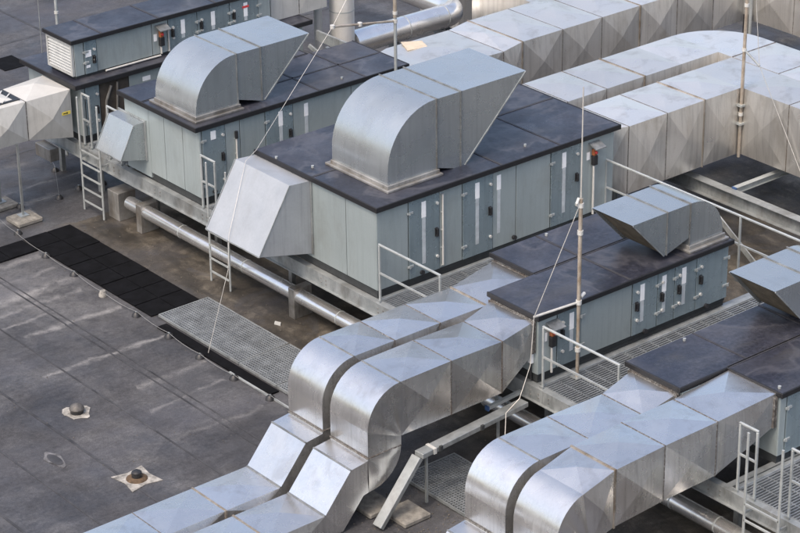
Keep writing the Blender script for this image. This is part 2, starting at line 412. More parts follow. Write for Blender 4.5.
def side_hood(root, y0, y1, pts, mat):
    """rain hood on the -X end: profile in x,z, sheet walls and an open underside"""
    m = MB()
    m.prism(pts, 'y', y0, y1)
    o = m.build('intake_hood', mat, root, bevel=.004)
    lp = MB(); (xa, za), (xb, zb2) = pts[1], pts[2]
    for y in (y0 - .006, y1 + .006): lp.bar((xa - .004, y, za), (xb - .004, y, zb2), .014, .022, (1, 0, 0))
    lp.bar((xb - .006, y0, zb2 + .004), (xb - .006, y1, zb2 + .004), .022, .018)
    lp.build_each('hood_lip', M['frame'], o)
    f = MB(); zt, zb = pts[0][1], pts[-1][1]
    f.box(-.03, -.003, y0 - .04, y0 - .001, zb, zt).box(-.03, -.003, y1 + .001, y1 + .04, zb, zt).box(-.03, -.003, y0 - .04, y1 + .04, zt + .001, zt + .03)
    f.build('hood_flange', M['frame'], root, weld=False)
    return o
def isolator(root, x, y, z, down, labels=True):
    o = B(x - .045, x + .045, y - .08, y - .001, z - .06, z + .07).build('isolator_switch', M['orange'], root, bevel=.01)
    B(x - .055, x + .055, y - .09, y - .002, z - .26, z - .061).build('switch_base', M['black'], o, bevel=.008)
    MB().tube([(x, y - .08, z + .01), (x, y - .11, z + .01)], .028, 10).build('switch_knob', M['redp'], o, smooth=40)
    MB().prism([(y - .22, z + .12), (y - .22, z + .14), (y - .001, z + .22), (y - .001, z + .20)], 'x', x - .13, x + .15).build('switch_canopy', M['seamdark'], o)
    MB().tube([(x - .02, y - .05, z - .262), (x - .02, y - .05, down)], .022, 8).build('conduit', M['conduit'], root, smooth=40)
    if labels: B(x - .17, x - .09, y - .005, y - .0008, z - .14, z + .02).build('sticker', M['white'], root)
def conduit(root, x, y, za, zb):
    MB().tube([(x, y - .028, za), (x, y - .028, zb)], .02, 8).build('conduit', M['conduit'], root, smooth=40)
    c = MB()
    k = int(abs(za - zb) / .45) + 1
    for q in range(k + 1):
        z = za + (zb - za) * q / k
        c.box(x - .035, x + .035, y - .03, y - .001, z - .012, z + .012)
    c.build_each('conduit_clip', M['rail'], root)
def loops(root, pts):
    s = MB()
    for (x, y, z) in pts: s.tube([(x, y - .001, z), (x, y - .06, z + .01)], .045, 10)
    s.build_each('drain_cap', M['black'], root, smooth=40)

AG = 'air handling units on the roof'
# unit C, the big middle one
U = thing('air_handling_unit', 'largest air handling unit in the middle, black roof, biggest bent hood, white rain hood', 'air handler', (0, 0, PZ), AG)
unit(U, 0, 5.98, 0, 3.56, 1.15, 2.80,
     [(0, .75, 0), (.75, 1.50, dict(strip=1.11, hz=2.0)), (1.50, 2.06, 0), (2.06, 2.82, dict(strip=2.42, hz=2.04)), (2.82, 3.41, 0), (3.41, 4.30, 0), (4.30, 5.06, dict(strip=4.64, hz=2.1)), (5.06, 5.98, 0)],
     [(0, .90), (.90, 2.75), (2.75, 3.56)])
B(2.92, 3.02, -.004, -.0005, 2.4, 2.70).build('sticker', M['white'], U)
B(2.93, 3.01, -.003, -.0005, 1.5, 2.395).build('bright_strip', M['bright'], U)  # glint painted as a pale strip below the sticker
r = roof_slab(U, [rect(-.05, 6.08, -.07, 3.64)], 2.82, 2.91, [((3.0, -.05), (3.0, 3.6), .05), ((-.03, 1.85), (6.05, 1.85), .05), ((4.5, -.05), (4.5, 3.6), .04), ((1.9, 1.9), (1.9, 3.6), .04)])
hook(r, 3.95, .35, 2.91); hook(r, -.0, 3.0, 2.91); hook(r, .25, 2.2, 2.91)
exhaust(U, 2.91, .62, 1.80, .42, 2.07, 4.41, 2.39, 4.02, 1.16, 2.86, 1, M['hood'])
side_hood(U, 1.93, 3.62, [(-.003, 2.80), (-.50, 2.84), (-1.26, 1.60), (-.003, 1.30)], M['whitehood'])
isolator(U, 5.42, 0, 2.50, 1.2); conduit(U, 1.56, 0, 2.72, 1.28)
loops(U, [(1.05, 0, 1.28), (3.35, 0, 1.3)])

# unit A, behind to the left
U = thing('air_handling_unit', 'air handling unit left of the largest one, small rain hood on its end', 'air handler', (0, 5.53, PZ), AG)
unit(U, 0, 5.25, 5.56, 7.35, 1.15, 2.68,
     [(0, .06, 0), (.06, .63, dict(hz=2.0)), (.63, .99, 0), (.99, 1.62, 0), (1.62, 2.32, dict(strip=2.0, hz=2.05)), (2.32, 3.84, 0), (3.84, 5.25, 0)],
     [(5.56, 6.15), (6.15, 6.80), (6.80, 7.35)])
B(-.0, 4.05, 7.352, 8.22, 1.10, 2.675).build('rear_casing', M['panel'], U, bevel=.005)
B(.27, .39, 5.54, 5.5475, 2.42, 2.60).build('sticker', M['white'], U)
B(2.61, 2.71, 5.555, 5.5595, 2.30, 2.58).build('sticker', M['white'], U); B(2.62, 2.70, 5.556, 5.5595, 1.6, 2.295).build('bright_strip', M['bright'], U)  # sticker with a painted glint under it
r = roof_slab(U, [rect(-.12, 5.34, 5.50, 7.40), rect(-.12, 4.12, 7.402, 8.29)], 2.69, 2.78, [((3.0, 5.52), (3.0, 7.38), .05), ((2.3, 6.45), (5.3, 6.45), .05), ((4.2, 5.52), (4.2, 7.38), .04), ((-.1, 7.4), (4.1, 7.4), .06)])
hook(r, 3.75, 5.75, 2.78)
exhaust(U, 2.78, .12, 1.15, 5.80, 7.22, 3.95, 1.75, 2.98, 1.02, 2.80, 1, M['hood'])
side_hood(U, 7.48, 8.18 + .22, [(-.003, 2.30), (-.28, 2.28), (-.64, 1.60), (-.003, 1.45)], M['hood'])
conduit(U, .88, 5.56, 2.3, 1.3); MB().tube([(.88, 5.53, 2.30), (.88, 5.53, 2.45)], .035, 8).build('conduit_cap', M['black'], U, smooth=40)
loops(U, [(.3, 5.56, 1.3)])

# unit D, small one in front
U = thing('air_handling_unit', 'smaller air handling unit behind the tall mast, with four narrow doors in a row', 'air handler', (0, -4.35, PZ), AG)
unit(U, 0, 4.65, -4.34, -3.12, 1.15, 2.27,
     [(0, .44, 0), (.44, 1.0, dict(strip=.77, hz=1.85, hinge='r')), (1.0, 2.23, 0), (2.23, 2.85, dict(strip=2.47, hz=1.78, hinge='r')), (2.85, 3.28, dict(strip=3.01, hz=1.77, hinge='r')), (3.28, 3.83, dict(strip=3.51, hz=1.78, hinge='r')), (3.83, 4.65, dict(hz=1.80, hinge='r', end=1))],
     [(-4.34, -3.12)])
B(1.1, 4.64, -3.118, -1.98, 1.06, 2.265).build('rear_casing', M['panel'], U, bevel=.005)
r = roof_slab(U, [rect(-.05, 4.72, -4.40, -3.09), rect(1.04, 4.72, -3.088, -1.92)], 2.28, 2.36, [((1.05, -3.09), (4.7, -3.09), .06), ((2.15, -4.38), (2.15, -1.94), .05), ((3.5, -4.38), (3.5, -3.1), .04)])
hook(r, 2.3, -2.05, 2.36)
exhaust(U, 2.36, 4.62, 3.77, -4.20, -3.18, 3.28, 3.19, 2.33, .80, 2.45, -1, M['hood'])
isolator(U, .30, -4.34, 1.95, 1.2)
loops(U, [(2.55, -4.34, 1.22), (4.1, -4.34, 1.22)])

B(-.07, -.004, -4.25, -4.16, 1.42, 1.60).build('junction_box', M['white'], U, bevel=.006)
MB().tube([(-.03, -4.2, 1.42), (-.03, -4.2, 1.12), (.0, -4.2, 1.08)], .022, 8).build('conduit', M['black'], U, smooth=40)
# unit E, cut by the right edge
U = thing('air_handling_unit', 'air handling unit cut off by the right edge, stepped black roof above the front ducts', 'air handler', (0, -8.88, PZ), AG)
unit(U, 1.06, 6.2, -8.86, -7.74, 1.12, 2.27, [(1.06, 1.22, 0), (1.22, 2.0, dict(hz=1.8)), (2.0, 3.4, 0), (3.4, 6.2, 0)], [(-8.86, -7.74)])
B(.0, 6.19, -7.738, -6.54, 1.06, 2.265).build('rear_casing', M['endpanel'], U, bevel=.005)
r = roof_slab(U, [rect(1.03, 6.28, -8.92, -7.73), rect(-.06, 6.28, -7.728, -6.49)], 2.28, 2.36, [((1.05, -7.73), (6.2, -7.73), .06), ((1.5, -7.7), (1.5, -6.5), .04), ((3.1, -8.9), (3.1, -6.5), .05)])
hook(r, 1.15, -8.75, 2.36); hook(r, 1.2, -6.6, 2.36)
exhaust(U, 2.36, 4.52, 3.68, -7.58, -6.56, 3.28, 3.10, 2.25, .80, 2.45, -1, M['hood'])

# the stacked pair at the far left
U = thing('air_handling_unit', 'lower box of the stacked pair at upper left, cream duct fixed to its end', 'air handler', (0, 9.87, PZ), AG)
unit(U, -.0, 5.9, 9.90, 12.0, 1.15, 2.32, [(-.0, .10, 0), (.10, .46, dict(hz=1.75)), (1.22, 2.4, 0), (2.4, 4.2, 0), (4.2, 5.9, 0)], [(9.90, 12.0)])
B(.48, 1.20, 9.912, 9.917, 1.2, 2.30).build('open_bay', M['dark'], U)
MB().tube([(.56, 9.88, 1.3), (.6, 9.86, 1.9), (.75, 9.88, 2.2)], .03, 8).tube([(.85, 9.89, 1.25), (.9, 9.87, 2.25)], .025, 8).build_each('bay_pipework', M['brownbox'], U, smooth=40)
B(1.56, 1.76, 9.893, 9.8992, 2.08, 2.18).build('sticker', M['white'], U)
roof_slab(U, [rect(-.17, 6.1, 9.82, 12.05)], 2.33, 2.42)
U = thing('air_handling_unit', 'upper box of the stacked pair at upper left, louvred end and long black roof', 'air handler', (.1, 10.15, 2.42), AG)
unit(U, .06, 5.2, 10.15, 11.16, 2.425, 3.22, [(.06, .30, 0), (.30, .62, dict(hz=2.78)), (.62, 2.03, 0), (2.03, 2.45, 0), (2.45, 3.21, dict(strip=2.83, hz=2.88, hinge='r')), (3.21, 4.08, dict(strip=3.63, hz=2.88, hinge='r')), (4.08, 4.86, dict(strip=4.51, hz=2.9, hinge='r')), (4.86, 5.2, 0)], [], .06)
B(.33, .47, 10.13, 10.1374, 2.86, 3.0).build('sticker', M['white'], U); B(.335, .43, 10.13, 10.1374, 2.62, 2.68).build('sticker', M['white'], U)
B(4.42, 4.6, 10.128, 10.1332, 3.0, 3.05).build('warning_sticker', M['redp'], U)
lv = B(.05, .07, 10.17, 11.14, 2.49, 3.2)
o = lv.build('louvre', M['groove'], U)
lb = MB()
for k in range(9):
    z = 2.60 + k * .066
    lb.prism([(.05, z), (.005, z - .045), (.0, z - .04), (.045, z + .008)], 'y', 10.22, 11.09)
lb.build('louvre_blade', M['louvre'], o)
B(.0, .055, 10.16, 10.215, 2.50, 3.2).box(.0, .055, 11.095, 11.15, 2.50, 3.2).box(.0, .055, 10.215, 11.095, 2.50, 2.545).box(.0, .055, 10.215, 11.095, 3.16, 3.2).build('louvre_frame', M['louvre'], o, weld=False)
roof_slab(U, [rect(-.03, 5.3, 10.09, 11.22)], 3.23, 3.31, [((.75, 10.1), (.75, 11.2), .05), ((2.2, 10.1), (2.2, 11.2), .05), ((3.7, 10.1), (3.7, 11.2), .05)])
isolator(U, 2.24, 10.15, 2.93, 2.5); conduit(U, 2.44, 10.15, 3.0, 2.5)
MB().tube([(.79, 10.11, 2.46), (2.2, 10.11, 2.46)], .022, 8).build('conduit', M['conduit'], U, smooth=40)

# ------------------------------------------------------------------ ducts
def lerp(a, b, t): return Vector(a).lerp(Vector(b), t)
def duct(root, secs, mat, name='duct_section', h=.07, flange=M['flange'], fl=()):
    """secs: list of (A top back, B top front, C bottom front, D bottom back, mode); mode of a section says how the piece
    that starts there is made: 'x' cross-broken, 's' curved (joined to neighbouring curved pieces), 'p' plain"""
    k = 0
    while k < len(secs) - 1:
        m = MB(); mode = secs[k][4]; e = k + 1
        if mode == 's':
            while e < len(secs) - 1 and secs[e][4] == 's': e += 1
        for q in range(k, e):
            P, Q = secs[q], secs[q + 1]
            cen = sum((Vector(c) for c in P[:4] + Q[:4]), Vector()) / 8
            for i in range(4):
                a, b = P[i], P[(i + 1) % 4]; c, d = Q[(i + 1) % 4], Q[i]
                if mode == 'x': m.pyr(a, b, c, d, h, cen)
                elif mode == 's' and i in (1, 3):
                    sg = -1 if i == 1 else 1
                    oq = (b, c) if (Vector(b) - Vector(c)).length > (Vector(a) - Vector(d)).length else (a, d)
                    iq = (a, d) if oq == (b, c) else (b, c)
                    wv = .035 * sg * (1 - abs((q % 4) - 2) / 2)
                    wn = .035 * sg * (1 - abs(((q + 1) % 4) - 2) / 2)
                    m1 = Vector(iq[0]).lerp(Vector(oq[0]), .6) + Vector((0, wv, 0)); m2 = Vector(iq[1]).lerp(Vector(oq[1]), .6) + Vector((0, wn, 0))
                    m.quad(oq[0], oq[1], m2, m1); m.quad(m1, m2, iq[0])
                    if (Vector(iq[0]) - Vector(iq[1])).length > 1e-4: m.quad(m2, iq[1], iq[0])
                    continue
                    m.quad(a, b, c, d) if (Vector(b) - Vector(c)).length > 1e-4 and (Vector(a) - Vector(d)).length > 1e-4 else m.quad(*([a, b, d] if (Vector(b) - Vector(c)).length < 1e-4 else [a, b, c]))
                else:
                    if (Vector(a) - Vector(d)).length < 1e-4 and (Vector(b) - Vector(c)).length < 1e-4: continue
                    m.quad(a, b, c, d)
        if k == 0: m.quad(*secs[0][:4])
        if e == len(secs) - 1: m.quad(*secs[-1][:4][::-1])
        m.build(name, mat, root, smooth=14 if mode == 's' else 0)
        k = e
    for i in fl:
        big = (i * 7 + len(root.name)) % 3 == 0
        ring(root, secs[i][:4], M['rustflange'] if big else flange, *((.032, .016) if big else ()))
def ring(root, c, mat, w=.018, t=.006):
    c = [Vector(q) for q in c]; m = MB(); n = (c[1] - c[0]).cross(c[3] - c[0]).normalized(); cen = sum(c, Vector()) / 4
    oc = [q + ((q - cen).normalized() * t * 1.5) for q in c]
    ic = [q - ((q - cen).normalized() * t * .5) for q in c]
    for i in range(4):
        j = (i + 1) % 4; s = n * w / 2
        v = [ic[i] - s, ic[j] - s, oc[j] - s, oc[i] - s, ic[i] + s, ic[j] + s, oc[j] + s, oc[i] + s]
        b = len(m.v); m.v += v
        m.f += [tuple(b + k for k in q) for q in ((0,1,2,3),(7,6,5,4),(3,2,6,7),(0,4,5,1))]
    m.build('flange', mat, root, weld=False)
def xsec(x, zt, zb, y0, y1, mode='x', xb=None):
    xb = x if xb is None else xb
    return ((x, y1, zt), (x, y0, zt), (xb, y0, zb), (xb, y1, zb), mode)

def drop_duct(root, y0, y1, start, mat, jig=0.):
    """S-shaped duct: leaves the unit towards -X, bends down, bends out again and runs on along the deck"""
    S = list(start)
    cx, cz, R = -2.97, 1.40, .70
    ang0 = S[-1][5] if len(S[-1]) > 5 else 90
    S = [s[:5] for s in S]
    inn = (-2.97, 1.10)
    for k in range(1, 10):
        t = math.radians(ang0 + (180 - ang0) * k / 9)
        S.append(xsec(cx + R * math.cos(t), cz + R * math.sin(t), inn[1] - .0015 * k, y0, y1, 's' if k < 9 else 'p', inn[0]))
    S[-1] = S[-1][:4] + ('p',)
    S.append(xsec(-3.67, .93, .93, y0, y1, 's', -2.97))
    for k in range(1, 9):
        t = math.radians(90 * k / 8)
        S.append(((-3.67 - .001 * k, y1, .93 - .05 * k / 8), (-3.67 - .001 * k, y0, .93 - .05 * k / 8), (-3.67 + .70 * math.cos(t), y0, .93 - .64 * math.sin(t)), (-3.67 + .70 * math.cos(t), y1, .93 - .64 * math.sin(t)), 's' if k < 8 else 'p'))
    S.append(((-4.03, y1, .84), (-4.03, y0, .84), (-3.78, y0, .27), (-3.78, y1, .27), 'p'))
    S.append(((-4.58, y1, .19), (-4.58, y0, .19), (-4.22, y0, GZ + .03), (-4.22, y1, GZ + .03), 'x'))
    for x in (-5.7, -6.9, -8.1, -9.3, -10.5, -12): S.append(xsec(x, .19, GZ + .03, y0, y1, 'x'))
    n0 = len(start)
    n = len(S)
    duct(root, S, mat, fl=[i for i in range(1, n0 - 1)] + [n - 6, n - 5, n - 4, n - 3])
    # standing seam strips at the bends
    for (xa, z) in ((-3.685, .925),):
        m = MB(); m.box(xa - .008, xa, y0 - .008, y1 + .008, z - .01, z + .012); m.box(-3.67, -2.97, y0 - .012, y0 - .001, z - .008, z + .010); m.build('flange', M['flange'], root, weld=False)
    m = MB(); m.bar((-4.035, y0, .845), (-4.035, y1, .845), .03, .016); m.bar((-4.585, y0, .197), (-4.585, y1, .197), .03, .016); m.bar((-2.98, y0, 2.106), (-2.98, y1, 2.106), .02, .012)
    m.build_each('seam_strip', M['seamdark'], root, weld=False)

DG = 'bent ducts in front of the units'
D1 = thing('air_duct', 'S-shaped zinc duct left of its twin, dropping to the deck beside the ground grating', 'duct', (-3.3, -2.6, GZ), DG)
drop_duct(D1, -3.07, -2.13, [xsec(1.095, 2.24, 1.6, -3.05, -2.02), xsec(-.05, 2.09, 1.12, -3.07, -2.13), xsec(-1.1, 2.1, 1.1, -3.07, -2.13), xsec(-2.1, 2.1, 1.1, -3.07, -2.13), xsec(-2.97, 2.1, 1.1, -3.07, -2.13, 's')], M['duct'])
D2 = thing('air_duct', 'S-shaped zinc duct with its cross-creased side in full view, dropping beside the bent cable tray', 'duct', (-3.3, -3.8, GZ), DG)
drop_duct(D2, -4.27, -3.28, [xsec(-.012, 2.24, 1.66, -4.28, -3.2), xsec(-.75, 2.09, 1.11, -4.27, -3.28), xsec(-1.88, 2.11, 1.1, -4.27, -3.28), xsec(-2.97, 2.1, 1.1, -4.27, -3.28, 's')], M['duct'])
D3 = thing('air_duct', 'zinc duct bending down at bottom centre, the left one of the front right pair', 'duct', (-3.3, -7.1, GZ), DG)
drop_duct(D3, -7.62, -6.68, [xsec(-.013, 2.24, 1.66, -7.66, -6.62), xsec(-.75, 2.08, 1.12, -7.62, -6.68), xsec(-1.95, 2.1, 1.1, -7.62, -6.68), xsec(-2.97, 2.1, 1.1, -7.62, -6.68, 's')], M['duct'])
D4 = thing('air_duct', 'broad zinc duct nearest the camera at bottom right, passing behind the ladder', 'duct', (-3.3, -8.3, GZ), DG)
drop_duct(D4, -8.76, -7.80, [xsec(1.045, 2.33, 1.75, -8.80, -7.76), xsec(-.27, 2.27, 1.30, -8.76, -7.80), xsec(-1.42, 2.27, 1.29, -8.76, -7.80), xsec(-2.48, 2.24, 1.24, -8.76, -7.80), xsec(-3.14, 2.07, 1.12, -8.76, -7.80, 's', -2.97) + (104,)], M['duct'])
for root, (ya, yb), xx in ((D1, (-3.08, -2.0), 1.085), (D2, (-4.31, -3.16), -.022), (D3, (-7.69, -6.58), -.022), (D4, (-8.83, -7.775), 1.035)):
    f = MB(); zt, zb = 2.25, 1.64
    if root is D4: zt, zb = 2.272, 1.72
    for k in (0, 1):
        x = xx - .045 * k
        f.box(x - .018, x, ya, yb, zt - .012, zt + .006 - .012 * k).box(x - .018, x, ya, ya + .03, zb, zt - .013).box(x - .018, x, yb - .03, yb, zb, zt - .013)
    f.build('connection_flange', M['flange'], root, weld=False)
# threaded hanger and strut under D2
MB().tube([(-.62, -4.0, .80), (-.62, -4.0, 1.14)], .02, 8).build('hanger_rod', M['frame'], D2, smooth=40)

def run_x(root, x0, x1, zt, zb, y0, y1, pan, mat, h=.035, fl=True):
    n = max(1, round((x1 - x0) / pan)); S = [xsec(x0 + (x1 - x0) * k / n, zt, zb, y0, y1) for k in range(n + 1)]
    duct(root, S, mat, h=h, fl=list(range(1, n)) if fl else ())
def run_y(root, y0, y1, zt, zb, x0, x1, pan, mat, h=.035, fl=True):
    n = max(1, round(abs(y1 - y0) / pan)); S = []
    for k in range(n + 1):
        y = y0 + (y1 - y0) * k / n; S.append(((x0, y, zt), (x1, y, zt), (x1, y, zb), (x0, y, zb), 'x'))
    duct(root, S, mat, h=h, fl=list(range(1, n)) if fl else ())
# right: two arms from the middle unit that turn together towards the right edge
G1 = thing('air_duct', 'pale weathered duct with square inner corner at right, where the bracketed mast stands', 'duct', (9.7, .12, GZ))
S = [xsec(6.0, 2.62, 1.5, .5, 1.4), xsec(6.5, 2.70, 1.25, .12, 1.47)] + [xsec(6.5 + 3.21 * k / 3, 2.70, 1.25, .12, 1.47) for k in (1, 2, 3)]
duct(G1, S, M['oldduct'], h=.07, fl=(1, 2, 3))
B(9.712, 10.85, .12, 1.468, 1.25, 2.697).build('duct_corner', M['oldduct'], G1)
run_y(G1, .117, -6.4, 2.70, 1.25, 9.712, 10.868, 1.3, M['oldduct'], .07)
G2 = thing('air_duct', 'pale weathered duct behind the square cornered one, with rounded outer corner', 'duct', (10.9, 1.9, GZ))
S = [xsec(6.0, 2.64, 1.5, 1.9, 3.1), xsec(6.5, 2.70, 1.25, 1.88, 3.22)] + [xsec(6.5 + 4.37 * k / 4, 2.70, 1.25, 1.88, 3.22) for k in (1, 2, 3, 4)]
duct(G2, S, M['oldduct'], h=.07, fl=(1, 2, 3))
cr = [(10.873, 1.47), (12.22, 1.47)] + [(10.873 + 1.347 * math.cos(math.radians(t)), 1.88 + 1.34 * math.sin(math.radians(t))) for t in range(0, 91, 9)]
MB().prism(cr, 'z', 1.25, 2.698).build('duct_elbow', M['oldduct'], G2, smooth=25)
run_y(G2, 1.468, -6.4, 2.70, 1.25, 10.876, 12.22, 1.32, M['oldduct'], .07)
MB().bar((10.88, 1.47, 2.703), (12.2, 1.47, 2.703), .03, .012).build_each('seam_strip', M['flange'], G2)
# rear big duct from unit A
G3 = thing('air_duct', 'long broad weathered duct with a beige board, running right behind the middle hood', 'duct', (8, 6.4, GZ))
S = [xsec(5.3, 2.34, 1.4, 5.75, 7.1), xsec(6.2, 2.42, 1.3, 5.55, 7.3), xsec(8.0, 2.40, 1.3, 5.50, 7.33), xsec(8.6, 2.47, 1.3, 5.55, 7.36)] + [xsec(8.6 + 7.2 * k / 6, 2.47, 1.3, 5.55, 7.36) for k in range(1, 7)]
duct(G3, S, M['oldduct'], h=.07, fl=range(2, 9))
B(15.803, 17.2, 5.55, 7.36, 1.3, 2.468).build('duct_corner', M['oldduct'], G3)
run_y(G3, 5.547, -3.0, 2.47, 1.3, 15.803, 17.2, 1.4, M['oldduct'], .07)
run_y(G3, 7.365, 9.4, 2.465, 1.3, 10.5, 11.3, 1.4, M['oldduct'], .02)
B(12.6, 14.2, 7.365, 12.0, 1.3, 2.466).build('duct_branch', M['oldduct'], G3)
MB().prism([(6.62, 7.32), (7.02, 7.08), (6.88, 6.72), (6.40, 6.82)], 'z', 2.445, 2.46).build('cover_board', M['plywood'], G3)
G4 = thing('air_duct', 'tall creased duct standing behind the silver pipe elbow at the top edge', 'duct', (13.6, 12.9, GZ))
run_x(G4, 12.5, 14.75, 3.2, .0, 12.2, 13.7, 1.12, M['oldduct'])
# beige duct on the stacked pair
G5 = thing('air_duct', 'beige creased duct behind the left bent hood, near the upright flue', 'duct', (6.2, 10.6, GZ))
run_x(G5, 5.32, 6.9, 3.9, 2.43, 10.3, 11.6, .95, M['creamduct'])
# cream duct at the left edge
G6 = thing('air_duct', 'cream creased duct on two legs at the left edge with a small yellow sticker', 'duct', (-1.5, 10.4, GZ))
S = [xsec(-.18, 2.31, 1.22, 10.02, 11.1), xsec(-1.27, 2.31, 1.44, 10.02, 10.95)] + [xsec(x, 2.31 - .0 * x, 1.44, 10.02, 10.95) for x in (-2.35, -3.5, -4.6)]
duct(G6, S, M['creamduct'], h=.13, fl=(1, 2))
B(-1.98, -1.33, 10.12, 10.88, 2.345, 2.36).build('dark_cover', M['black'], G6)
MB().bar((-1.9, 10.2, 2.37), (-1.4, 10.75, 2.375), .03, .012).bar((-1.75, 10.15, 2.37), (-1.36, 10.5, 2.375), .03, .012).build_each('cover_strap', M['clamp'], G6)
B(-.51, -.25, 9.953, 9.960, 1.80, 1.87).build('sticker', M['yellow'], G6)
B(-.43, -.34, 9.950, 9.9527, 1.825, 1.845).box(-.34, -.32, 9.950, 9.9527, 1.815, 1.855).build('sticker_mark', M['black'], G6)
for y in (9.98, 10.9):
    lg = B(-1.60, -1.555, y - .022, y + .022, GZ + .12, 1.46).build('leg', M['frame'], G6)
    B(-1.68, -1.48, y - .1, y + .1, GZ + .10, GZ + .12).build('foot_plate', M['frame'], lg)
for (x, y, lab) in ((-1.6, 9.9, 'square concrete pad under the right leg of the cream duct'), (-1.6, 10.88, 'square concrete pad at the left edge under the rear leg of the cream duct')):
    tag(B(x - .3, x + .3, y - .27, y + .27, GZ + .004, GZ + .10).build('concrete_pad', M['concrete'], loc=(x, y, GZ), bevel=.02), lab, 'concrete pad', 'pads under duct and tray legs')

# round pipes at the back
T = thing('vent_pipe', 'broad silver round pipe with an elbow at the top edge', 'pipe', (9.5, 10.95, GZ))
py, pz, plx = 10.46, 1.30, 11.05
el = [(plx - .5 + .5 * math.sin(math.radians(t)), py + .5 - .5 * math.cos(math.radians(t)), pz) for t in range(0, 91, 9)]
MB().tube([(7.745, py, pz)] + el + [(plx, 17.5, pz)], .285, 28).build('pipe_run', M['pipe'], T, smooth=40)
s = MB()
for x in (9.3, 10.5): s.tube([(x - .012, py, pz), (x + .012, py, pz)], .290, 28)
s.build_each('pipe_band', M['rail'], T, smooth=40)
s = MB()
for x in (9.0, 10.4): s.box(x - .05, x + .05, 10.3, 10.62, GZ, 1.03)
s.build_each('pipe_stand', M['frame'], T)
T = thing('flue_pipe', 'upright pale metal flue at the top edge behind the left black roof', 'pipe', (7.45, 10.46, GZ), 'upright flues')
MB().tube([(7.45, 10.46, GZ), (7.45, 10.46, 4.6)], .29, 24).build('flue_shaft', M['flue'], T, smooth=40)
s = MB()
for z in (1.35, 2.2, 3.0, 3.8): s.tube([(7.45, 10.46, z - .012), (7.45, 10.46, z + .012)], .295, 24)
s.build_each('flue_band', M['rail'], T, smooth=40)
T = thing('flue_pipe', 'thin upright metal flue just left of the broad flue', 'pipe', (7.05, 10.85, GZ), 'upright flues')
MB().tube([(7.05, 10.85, GZ), (7.05, 10.85, 4.6)], .10, 16).build('flue_shaft', M['flue'], T, smooth=40)
MB().tube([(7.05, 10.85, 3.0), (7.05, 10.85, 3.04)], .107, 16).build_each('flue_band', M['rail'], T, smooth=40)

# ------------------------------------------------------------------ walkways and steel
def ibeam(root, a, b, h, w, name='beam', t=.012, mat=None):
    m = MB(); a = Vector(a); b = Vector(b); u = Vector((0, 0, 1))
    m.bar(a + u * (h / 2 - t / 2), b + u * (h / 2 - t / 2), w, t); m.bar(a - u * (h / 2 - t / 2), b - u * (h / 2 - t / 2), w, t); m.bar(a, b, .012, h - 2 * t - .001)
    return m.build(name, mat or M['frame'], root, weld=False)
EB = thing('edge_beam', 'long galvanised edge beam under the left ends of all the units', 'steel beam', (-.06, 0, GZ))
m = MB()
for (ya, yb) in ((12.6, 7.0), (6.995, 1.2), (1.195, -4.6), (-4.605, -14)):
    m.box(-.115, -.105, yb, ya, .80, 1.035).box(-.115, .02, yb, ya, 1.036, 1.048).box(-.17, .02, yb, ya, .788, .80)
m.build('beam_profile', M['frame'], EB, weld=False)
m = MB()
for y in (8.6, 8.4, 7.1, 6.9, 5.4, 5.25, 1.55, 1.40, -.15, -.30, -4.3, -4.5, -4.75, -8.3, -8.5, -8.75):
    for z in (.88, .96): m.tube([(-.118, y, z), (-.130, y, z)], .015, 6)
m.build_each('bolt', M['brownbox'], EB)
# walkways between the units
def grating(x0, x1, y0, y1, z, pitch=.06, cross=.30, h=.03, t=.02):
    m = MB(); n = int((y1 - y0) / pitch)
    for k in range(n + 1):
        y = y0 + (y1 - y0) * k / n; m.box(x0, x1, y - t / 2, y + t / 2, z - h, z)
    n = int((x1 - x0) / cross)
    for k in range(n + 1):
        x = x0 + (x1 - x0) * k / n; m.box(x - t / 3, x + t / 3, y0, y1, z - h + .004, z - (.004 if cross > .1 else -.003))
    return m
WG = 'grating walkways between the units'
for (ya, yb, xr, lab) in ((-1.90, -.02, 5.75, 'raised grating walkway in front of the largest unit, behind the S-shaped ducts'), (-6.42, -4.40, 5.75, 'raised grating walkway between the four-door unit and the unit cut by the right edge'),
                      (3.60, 5.50, 5.75, 'raised grating walkway mostly hidden between the two units with big bent hoods'), (8.3, 9.85, 5.75, 'raised grating walkway behind the small rain hood at left'), (-11.2, -8.94, 5.75, 'raised grating walkway behind the ladder at lower right')):
    W = thing('walkway', lab, 'walkway', (0, (ya + yb) / 2, PZ), WG)
    n = 3
    for k in range(n):
        xa = .03 + (xr - .03) * k / n; xb = .03 + (xr - .03) * (k + 1) / n - .03
        grating(xa, xb, ya + .09, yb - .10, PZ + .01).build('grating', M['grate'], W, weld=False, recalc=False)
    B(.025, xr, yb - .09, yb - .0, PZ - .16, PZ + .035).box(.025, xr, ya, ya + .08, PZ - .16, PZ + .035).box(xr, xr + .06, ya, yb, PZ - .16, PZ + .03).build_each('channel', M['frame'], W, bevel=.006, weld=False)
    B(2.0, 2.06, ya + .085, yb - .095, PZ - .15, PZ - .03).box(4.0, 4.06, ya + .085, yb - .095, PZ - .15, PZ - .03).build_each('joist', M['frame'], W, weld=False)
